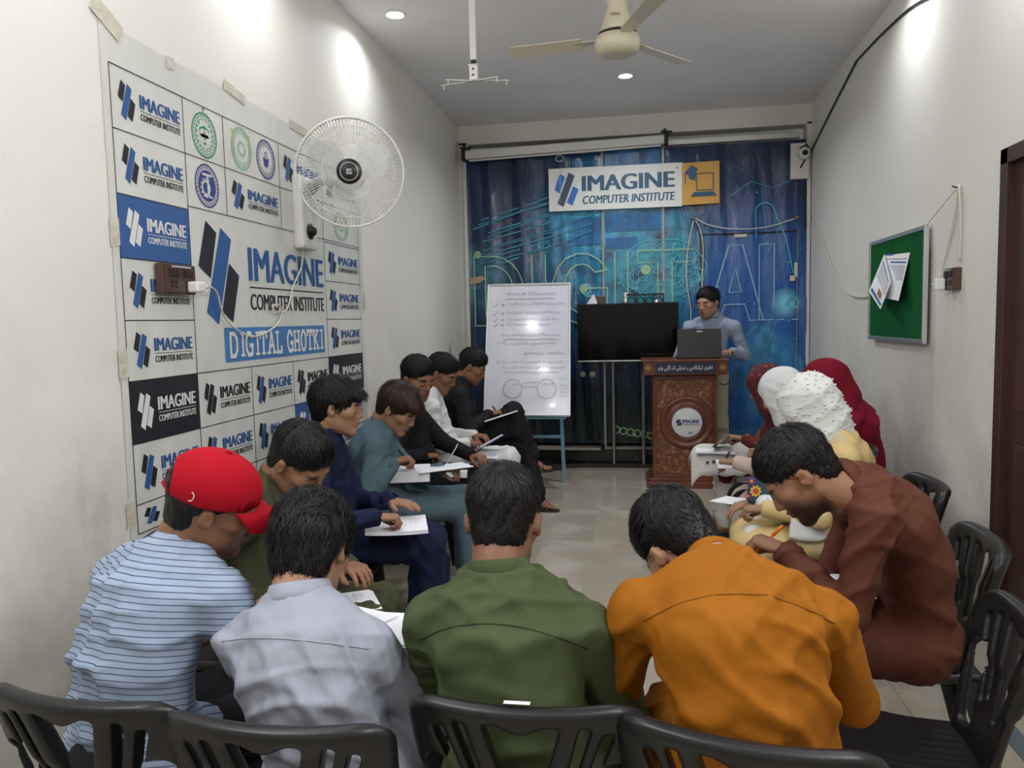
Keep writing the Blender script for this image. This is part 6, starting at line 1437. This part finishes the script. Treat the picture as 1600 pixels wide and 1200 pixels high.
P9 = person('boy in a black kameez with a thin moustache reading a large open book', (-1.44, 4.76, .53), at(652, 592, 4.72), 12, -32, 20, 0,
    R=dict(p=at(662, 712, 4.62), d=(1, .2, 0), pose='hold'), L=dict(p=at(738, 712, 4.80), d=(.6, -.5, .3), pose='hold'), feet={'R': (-1.02, 4.95, 10), 'L': (-.98, 5.2, 15)}, s=1.03, hs=1.12, skin='a', face='man', hair=dict(SHORTB, top=.022, length=.030),
    top=blk, bottom=blk, res=.0105, collar='band', seed=24, spine_bulge=.04)
white = cloth('white_kameez', (.66, .66, .66), .8, var=.02)
P10 = person('boy in a white kameez and shalwar with a blue notebook on his knee', (-1.44, 5.42, .53), at(690, 584, 5.38), 12, -6, 30, 0,
    R=dict(p=at(730, 692, 5.32), d=(1, .2, -.1), pose='write'), L=dict(p=at(742, 680, 5.52), d=(1, -.1, -.1), pose='hold'), feet={'R': (-1.0, 5.55, 10), 'L': (-.98, 5.8, 15)}, s=1.03, hs=1.12, skin='a', face='boy', hair=dict(SHORTB, top=.020),
    top=white, bottom=white, res=.0105, collar='band', seed=25, spine_bulge=.05)
blk2 = cloth('charcoal_kameez', (.018, .017, .019), .85)
P11 = person('boy in black nearest the whiteboard, legs crossed, writing on a pad', (-1.42, 6.10, .53), at(738, 573, 6.05), 10, 4, 30, 0,
    R=dict(p=at(765, 646, 5.98), d=(1, .1, -.2), pose='write'), L=dict(p=at(770, 660, 6.15), d=(1, -.1, -.1)), feet={'R': (-.92, 6.15, 5, .30), 'L': (-.86, 6.06, -5)}, s=1.05, hs=1.12, skin='a', face='man', hair=dict(SHORTB, top=.020),
    top=blk2, bottom=blk2, res=.0105, collar='band', seed=26, spine_bulge=.05, drape=.20)

# ---------------------------------------------------------------- presenter behind the lectern
pshirt = stripe_mat('cloth_blue_shirt', (.30, .35, .46), (.27, .32, .43), .02, .01)
P12 = person('man in a light blue collared shirt standing behind the lectern looking down at his laptop', (.62, 7.50, .98), at(1106, 473, 7.40), -100, -128, 14, 0,
    R=dict(p=V(.44, 7.27, 1.235), d=(.1, -1, -.1), pose='rest'), L=dict(p=V(.80, 7.27, 1.22), d=(-.6, -1, 0), pose='rest'), feet={'R': (.52, 7.54, -90), 'L': (.74, 7.54, -85)}, s=1.03, hs=1.14, skin='d', face='man', hair=dict(PARTED, front=.082, fy=.120),
    top=pshirt, bottom=cloth('khaki_trousers', (.36, .32, .22)), res=.011, lap=False, standing=True, collar='shirt', seed=31, spine_bulge=0, shw=.20, sandal=False, poleR=V(-.45, .3, -1), poleL=V(.45, .3, -1), bulk=.95)

# ---------------------------------------------------------------- the women on the right
def scarf(info, m, name='headscarf', size=1.0, cape=.30, capew=.19, seed=1, back=0, open_=True, amp=.004):
    Hc, HF, hs, nk = info['Hc'], info['HF'], info['hs'], info['nk']; f, rt, upd = info['f'], info['rt'], info['upd']
    lo = np.minimum(Hc, nk)-.42; hi = np.maximum(Hc, nk)+.26; g = SDF(lo, hi, .0095)
    k = hs*size
    g.ell(Hc+HF@V(0, -.012, .030)*k, V(.100, .122, .112)*k, R=HF, k=0); g.ell(Hc+HF@V(0, .03, -.05)*k, V(.082, .080, .100)*k, R=HF, k=.04)
    g.ell(Hc+HF@V(0, -.05, -.06)*k, V(.088, .080, .10)*k, R=HF, k=.04)
    g.cone(Hc+HF@V(0, -.01, -.08)*k, nk+info['fd']*.03, .080*k, .105, k=.05)
    g.econe(nk+upd*.0, nk-upd*.14-f*.01, (capew*.85, min(.10, capew)), (capew*1.05, min(.135, capew*1.1)), info['rt2'], k=.07)
    g.econe(nk-upd*.12-f*.02, nk-upd*cape-f*.02, (capew*1.0, min(.13, capew*1.1)), (capew*.95, min(.14, capew*1.1)), info['rt2'], k=.06)
    if open_: g.ell(Hc+HF@V(0, .135, -.03)*k, V(.058, .075, .085)*k, R=HF, k=.015, op='s')
    P, Fq = g.nets(); P = relax(P, Fq, 1, .4); N = vnormals(P, Fq); P = folds(P, N, [(nk, rt*.8+f*.55+upd*.25, .26, .006), (Hc+HF@V(0, -.03, .0)*k, HF[:, 0]*.7+HF[:, 1]*.6, .16, .006)], seed, amp); N = vnormals(P, Fq)
    link(name, mesh_np(name, P-info['B'], Fq, m), info['root']); return P, N
def ring_print(name, base, c1, c2, scale):
    m = bpy.data.materials.new(name); m.use_nodes = True; nt = m.node_tree; b = nt.nodes['Principled BSDF']; N = nt.nodes.new; L = nt.links.new
    tc = N('ShaderNodeTexCoord'); vo = N('ShaderNodeTexVoronoi'); vo.inputs['Scale'].default_value = scale; L(tc.outputs['Object'], vo.inputs['Vector'])
    w1 = N('ShaderNodeMath'); w1.operation = 'SUBTRACT'; w1.inputs[1].default_value = .22; L(vo.outputs['Distance'], w1.inputs[0]); ab = N('ShaderNodeMath'); ab.operation = 'ABSOLUTE'; L(w1.outputs[0], ab.inputs[0]); lt_ = N('ShaderNodeMath'); lt_.operation = 'LESS_THAN'; lt_.inputs[1].default_value = .05; L(ab.outputs[0], lt_.inputs[0])
    l2 = N('ShaderNodeMath'); l2.operation = 'LESS_THAN'; l2.inputs[1].default_value = .10; L(vo.outputs['Distance'], l2.inputs[0])
    m1 = N('ShaderNodeMix'); m1.data_type = 'RGBA'; L(lt_.outputs[0], m1.inputs['Factor']); m1.inputs['A'].default_value = (*base, 1); m1.inputs['B'].default_value = (*c1, 1)
    m2 = N('ShaderNodeMix'); m2.data_type = 'RGBA'; L(l2.outputs[0], m2.inputs['Factor']); L(m1.outputs['Result'], m2.inputs['A']); m2.inputs['B'].default_value = (*c2, 1); L(m2.outputs['Result'], b.inputs['Base Color']); b.inputs['Roughness'].default_value = .85; return m
mprint = ring_print('cloth_maroon_print', (.085, .008, .010), (.30, .075, .02), (.02, .02, .07), 22)
P13 = person('woman in a maroon patterned headscarf and dress turning the page of a booklet', (1.0, 5.55, .53), at(1197, 604, 5.4), 178, 160, 25, 0,
    R=dict(p=at(1140, 702, 5.5), d=(-1, 0, -.1)), L=dict(p=at(1163, 685, 5.25), d=(-1, .2, -.2), pose='point'), feet={'R': (.56, 5.66, 180), 'L': (.56, 5.44, 180)}, s=.97, hs=1.10, skin='b', face='boy', top=mprint, bottom=cloth('lace_white', (.60, .58, .54)), res=.0105, collar='none', seed=41, spine_bulge=.07, drape=.1, poleL=V(.2, -.5, -.9))
scarf(P13, mprint, size=.98, seed=2, cape=.2, capew=.14)
pink = cloth('beige_pink_kameez', (.52, .41, .36), .85)
P14 = person('woman in a plain white headscarf and beige-pink shawl', (.98, 4.42, .53), at(1222, 615, 4.38), 178, 158, 28, 0,
    R=dict(p=at(1195, 705, 4.55), d=(-1, -.2, -.1), pose='write'), L=dict(p=at(1150, 722, 4.30), d=(-1, .2, -.1), pose='write'), feet={'R': (.62, 4.56, 180), 'L': (.62, 4.34, 180)}, s=.97, hs=1.08, skin='b', face='boy', top=pink, bottom=cloth('black_trousers', (.012, .012, .013)), res=.0105, collar='none', seed=42, spine_bulge=.07, drape=.16, poleL=V(.2, -.5, -.9), lapw=1.1)
scarf(P14, cloth('white_scarf', (.62, .63, .63), .8, var=.02), size=.96, seed=4, cape=.10, capew=.10)
cream = cloth('pale_yellow_kameez', (.58, .43, .19), .85, col2=(.50, .42, .26), v2s=14, v2=(.55, .62))
P15 = person('woman in a white scarf covered in small tufts over a pale yellow dress', (.93, 3.66, .53), at(1264, 638, 3.70), 178, 162, 30, 0,
    R=dict(p=at(1175, 785, 3.85), d=(-1, -.3, -.1)), L=dict(p=at(1195, 795, 3.56), d=(-1, .2, -.15), pose='write'), feet={'R': (.55, 3.80, 180), 'L': (.55, 3.55, 180)}, s=.98, hs=1.10, skin='b', face='boy', top=cream, bottom=cloth('lace_white'), res=.0105, collar='none', seed=43, spine_bulge=.03, bulk=.88, drape=.3, poleL=V(.2, -.5, -.9), lapw=1.1)
tuftm = cloth('white_tufted_scarf', (.64, .65, .62), .85, var=.05)
Pt, Nt = scarf(P15, tuftm, size=1.04, amp=.003, seed=16, cape=.10, capew=.075)
rgn = np.random.default_rng(5); idx = rgn.integers(0, len(Pt), 600); tb = MB().mat(tuftm); used = []
for i in idx:
    p, n_ = Pt[i], Nt[i]
    if any(np.linalg.norm(p-q) < .021 for q in used): continue
    used.append(p); p = p-P15['B']; u = nrm(np.cross(n_, V(.2, .3, .9))); v_ = np.cross(n_, u); a = rgn.uniform(0, 6); bend = (u*math.cos(a)+v_*math.sin(a))*.006
    base = [p+(u*math.cos(t)+v_*math.sin(t))*.0048 for t in np.arange(5)*2*math.pi/5]; mid = [p+n_*.005+bend*.5+(u*math.cos(t)+v_*math.sin(t))*.0050 for t in np.arange(5)*2*math.pi/5]
    tb.add(base+mid+[p+n_*.009+bend], [(j, (j+1) % 5, 5+(j+1) % 5, 5+j) for j in range(5)]+[(5+j, 5+(j+1) % 5, 10) for j in range(5)], True)
tag(tb.build('scarf_tufts', P15['root']), kind='stuff')
# scarf end hanging over the lap, embroidered cuff cloth
def drapecloth(info, name, pts, m, th_=.012, k=.03, res=.0095, seed=1, amp=.004, r=None, u=None):
    """soft cloth following a chain of (point, halfwidth, thickness)"""
    P_ = np.array([p[0] for p in pts]); g = SDF(P_.min(0)-.2, P_.max(0)+.2, res)
    for a, b in zip(pts[:-1], pts[1:]): g.econe(a[0], b[0], (a[1], a[2]), (b[1], b[2]), info['rt'] if u is None else u, k=k)
    P, Fq = g.nets(); N = vnormals(P, Fq); P = folds(P, N, [], seed, amp); link(name, mesh_np(name, P-info['B'], Fq, m), info['root']); return P
drapecloth(P15, 'scarf_end', [(at(1270, 735, 3.50), .05, .02), (at(1264, 785, 3.46), .075, .018), (at(1262, 840, 3.46), .08, .014)], tuftm, seed=9, u=V(1, 0, 0))
0 and drapecloth(P15, 'yellow_shawl', [(at(1318, 668, 3.85), .05, .03), (at(1338, 700, 3.85), .07, .045), (at(1345, 760, 3.85), .08, .05)], cream, seed=3)
drapecloth(P15, 'lace_sleeve', [(at(1196, 788, 3.62), .045, .045), (at(1228, 796, 3.62), .055, .055), (at(1250, 800, 3.66), .05, .05)], cloth('white_lace', (.60, .61, .60), col2=(.32, .36, .38), v2s=60, v2=(.62, .66)), seed=4, amp=.002)
rsh = cloth('dark_red_shawl', (.175, .008, .020), .9)
P16 = person('woman wrapped in a plain dark red shawl bending forward beside the right wall', (1.20, 5.02, .53), at(1290, 606, 4.90), 178, 182, 30, 0,
    feet={'R': (.80, 5.14, 180), 'L': (.80, 4.92, 180)}, s=.97, hs=1.10, skin='b', face='boy', top=rsh, bottom=rsh, res=.011, collar='none', seed=44, spine_bulge=.14, drape=.2, bulk=1.1)
scarf(P16, rsh, 'shawl', size=1.15, seed=7, cape=.38, capew=.19, amp=.003)
wbnd = P15['J']['L']; Wp, Mh = wbnd[3]['W'], wbnd[3]['M']
wt = MB().mat(M_BLACK); wt.tube([Wp+Mh@V(-.02, .032*math.cos(a), .024*math.sin(a))-P15['B'] for a in np.arange(16)*math.pi/8], .006, 6, closed=True); wt.box(Wp+Mh@V(-.02, 0, .028)-P15['B'], (.030, .030, .010), Mh, bev=.003); wt.build('wristwatch', P15['root'])
# ---------------------------------------------------------------- things held
blue = mat('pen_blue', (.02, .06, .35), .3); orange = mat('pen_orange', (.85, .20, .02), .35)
pen_in(P5, 'L', orange, 'bright orange marker pen in the hand of the boy in brown', .135, wd=V(.62, -.25, .75), off=(.075, .03, -.035), cap=orange)
pen_in(P7, 'R', blue, 'blue pen held by the boy in navy'); pen_in(P11, 'R', mat('pen_dark', (.01, .03, .08), .3), 'dark blue pen held by the boy in black nearest the whiteboard'); pen_in(P8, 'R', M_DKM, 'black pen held by the boy in grey-teal')
pen_in(P10, 'R', mat('pen_purple', (.12, .03, .25), .3), 'purple pen held by the boy in white'); pen_in(P6, 'R', blue, 'blue pen held by the boy in dark olive'); pen_in(P14, 'L', mat('pen_purple'), 'purple pen held by the woman in the plain white headscarf')
M_BLUEC = mat('cover_blue', (.02, .14, .45), .4); M_GREYC = mat('cover_grey', (.18, .18, .24), .5)
pad(at(612, 818, 3.24)+V(.02, 0, -.02), 20, .21, .27, .014, 'white writing pad on the lap of the boy in navy', tilt=(6, 4), cover=M_PAPER, curl=.02)
pad(at(632, 748, 3.98), 14, .20, .28, .060, 'thick grey-edged book on the lap of the boy in grey-teal', tilt=(0, 0), cover=M_GREYC, lines=False)
pad(at(690, 731, 4.06)+V(0, 0, .0), 30, .24, .30, .003, 'loose white sheets held out over the book by the boy in grey-teal', tilt=(-2, -4), name='paper_sheet')
pad(at(705, 738, 4.80), 10, .30, .22, .035, 'open thick book lying on the lap of the boy in black', tilt=(4, 0), cover=M_GREYC)
pad(at(705, 712, 4.78), 10, .30, .17, .004, 'raised page of the open book held up by the boy in black', tilt=(-58, 0), name='paper_sheet')
pad(at(765, 692, 5.42), 12, .17, .22, .010, 'blue-covered notebook on the knee of the boy in white', tilt=(-28, -10), cover=M_BLUEC) ; pad(at(752, 712, 5.35), 12, .20, .24, .004, 'white sheet under the blue notebook on white trousers', tilt=(2, 2), name='paper_sheet')
pad(at(782, 651, 5.95), 16, .20, .27, .008, 'writing pad propped on the crossed knee of the boy nearest the whiteboard', tilt=(-16, -8), cover=M_PAPER)
pad(at(430, 950, 2.30)+V(.04, 0, -.01), 25, .30, .30, .003, 'white papers under the bent boy in dark olive', tilt=(0, 4), name='paper_sheet')
pad(at(530, 945, 2.42), 30, .20, .26, .004, 'pale sheets at the knee of the boy in dark olive', tilt=(0, 0), name='paper_sheet')
pad(at(1290, 915, 2.50), 170, .20, .27, .006, 'white pad on the lap of the boy in brown', tilt=(4, 0), cover=M_PAPER)
pad(V(-.86, 2.02, .69), 70, .2, .26, .006, 'white sheet on the knees of the boy in the red cap', tilt=(4, 0), name='paper_sheet')
pad(V(-.69, 2.02, .68), 90, .2, .26, .006, 'writing pad in front of the boy in pale grey', tilt=(4, 0), cover=M_PAPER); pad(V(-.25, 2.05, .68), 90, .2, .26, .006, 'writing pad in front of the boy in green', tilt=(4, 0), cover=M_PAPER); pad(V(.12, 2.08, .68), 100, .2, .26, .006, 'writing pad in front of the boy in mustard', tilt=(4, 0), cover=M_PAPER)
pad(at(1118, 704, 5.35), 175, .22, .26, .010, 'open booklet on the lap of the woman in the maroon scarf', tilt=(0, 0), cover=M_PAPER)
t = pad(at(1126, 690, 5.30), 175, .20, .13, .002, 'glossy grey page being turned by the woman in the maroon scarf', tilt=(40, 12), name='paper_sheet', lines=False)
t.children[0].data.materials[0] = mat('glossy_grey_print', (.35, .40, .40), .3, col2=(.05, .08, .08), v2s=14, v2=(.5, .56))
pad(at(1150, 728, 4.36), 178, .15, .21, .02, 'closed notebook under the hand of the woman in the plain white headscarf', cover=mat('cover_silver', (.3, .33, .35), .3), lines=False)
pad(at(1160, 785, 3.95), 150, .2, .26, .004, 'white page beside the watch of the woman in the tufted scarf', tilt=(0, 4), name='paper_sheet')
# embroidered clutch with flowers
cl = thing('embroidered_bag', at(1200, 768, 3.80), 'dark cloth bag embroidered with a yellow sunflower and colourful blooms', 'bag'); Rb = frame(60, 20, 0)
MB().mat(mat('bag_dark', (.02, .05, .09), .7, var=.3)).box((0, 0, 0), (.19, .07, .13), Rb, bev=.02).build('bag_body', cl)
rg = random.Random(12); cols = [mat('thread_yellow', (.75, .42, .02), .7), mat('thread_red', (.55, .03, .04), .7), mat('thread_purple', (.25, .04, .28), .7), mat('thread_cyan', (.03, .35, .50), .7), mat('thread_orange', (.7, .2, .03), .7)]
spots = [(-.045, -.01, .030, 0), (.03, .035, .022, 1), (.06, -.01, .024, 4), (-.07, .035, .020, 2), (.0, .045, .014, 3), (-.01, -.045, .014, 3), (.075, .04, .016, 0), (.03, -.04, .018, 3), (-.08, -.04, .013, 1), (.07, -.045, .014, 0)]
for x, z, r, c in spots:
    fb = MB().mat(cols[c])
    for k in range(9):
        a = k*2*math.pi/9; q = [V(x+rr*math.cos(a+e), -.036, z+rr*math.sin(a+e)) for rr, e in ((r*.3, 0), (r*.75, -.3), (r, 0), (r*.75, .3))]; fb.poly([Rb@p for p in q], Rb@V(0, -.004, 0))
    fb.mat(cols[1] if c == 0 else cols[0]).poly([Rb@V(x+r*.34*math.cos(a), -.041, z+r*.34*math.sin(a)) for a in np.arange(10)*math.pi/5], Rb@V(0, -.002, 0)); fb.build('flower', cl)
# lace cloth with dark squares over the lap of the woman in maroon
lm_ = cloth('lace_white'); vs = []; fs = []; nx_, ny_ = 26, 20
for i in range(nx_+1):
    for j in range(ny_+1):
        u, v_ = i/nx_, j/ny_; a = -1.25+2.5*v_                      # across the lap, near side to far side
        x = .80-.40*min(u, .75)/.75; y = 5.44+.23*math.sin(a)*(1-.12*u); z = .67+.10*(math.cos(a)-1)-.03*u
        if u > .75: tt = (u-.75)/.25; x -= .085*math.sin(tt*1.5); z -= .085*(1-math.cos(tt*1.5))+.012*abs(math.sin(v_*14))*(tt > .8)
        if v_ < .2: z -= (.2-v_)/.2*(.10+.014*abs(math.sin(u*16)))
        y += .008*math.sin(u*15+v_*5); z += .006*math.sin(u*11+v_*9); vs.append(V(x, y, z)-P13['B'])
for i in range(nx_):
    for j in range(ny_): k = i*(ny_+1)+j; fs.append((k, k+1, k+ny_+2, k+ny_+1))
lo_ = link('lace_panel', mesh_np('lace_panel', vs, fs, lm_), P13['root']); md = lo_.modifiers.new('thickness', 'SOLIDIFY'); md.thickness = .006
mb = MB().mat(M_BLACK)
for i in (12, 14, 16, 18):
    p, q = np.array(vs[i*(ny_+1)+2]), np.array(vs[(i+1)*(ny_+1)+2]); r_, s_ = np.array(vs[i*(ny_+1)+3]), np.array(vs[(i+1)*(ny_+1)+3]); r_, s_ = (p+r_)/2, (q+s_)/2; o_ = V(0, -.006, .002); mb.poly([p+o_, q+o_, s_+o_, r_+o_], (0, -.001, 0))
mb.build('dark_square_trim', P13['root'])
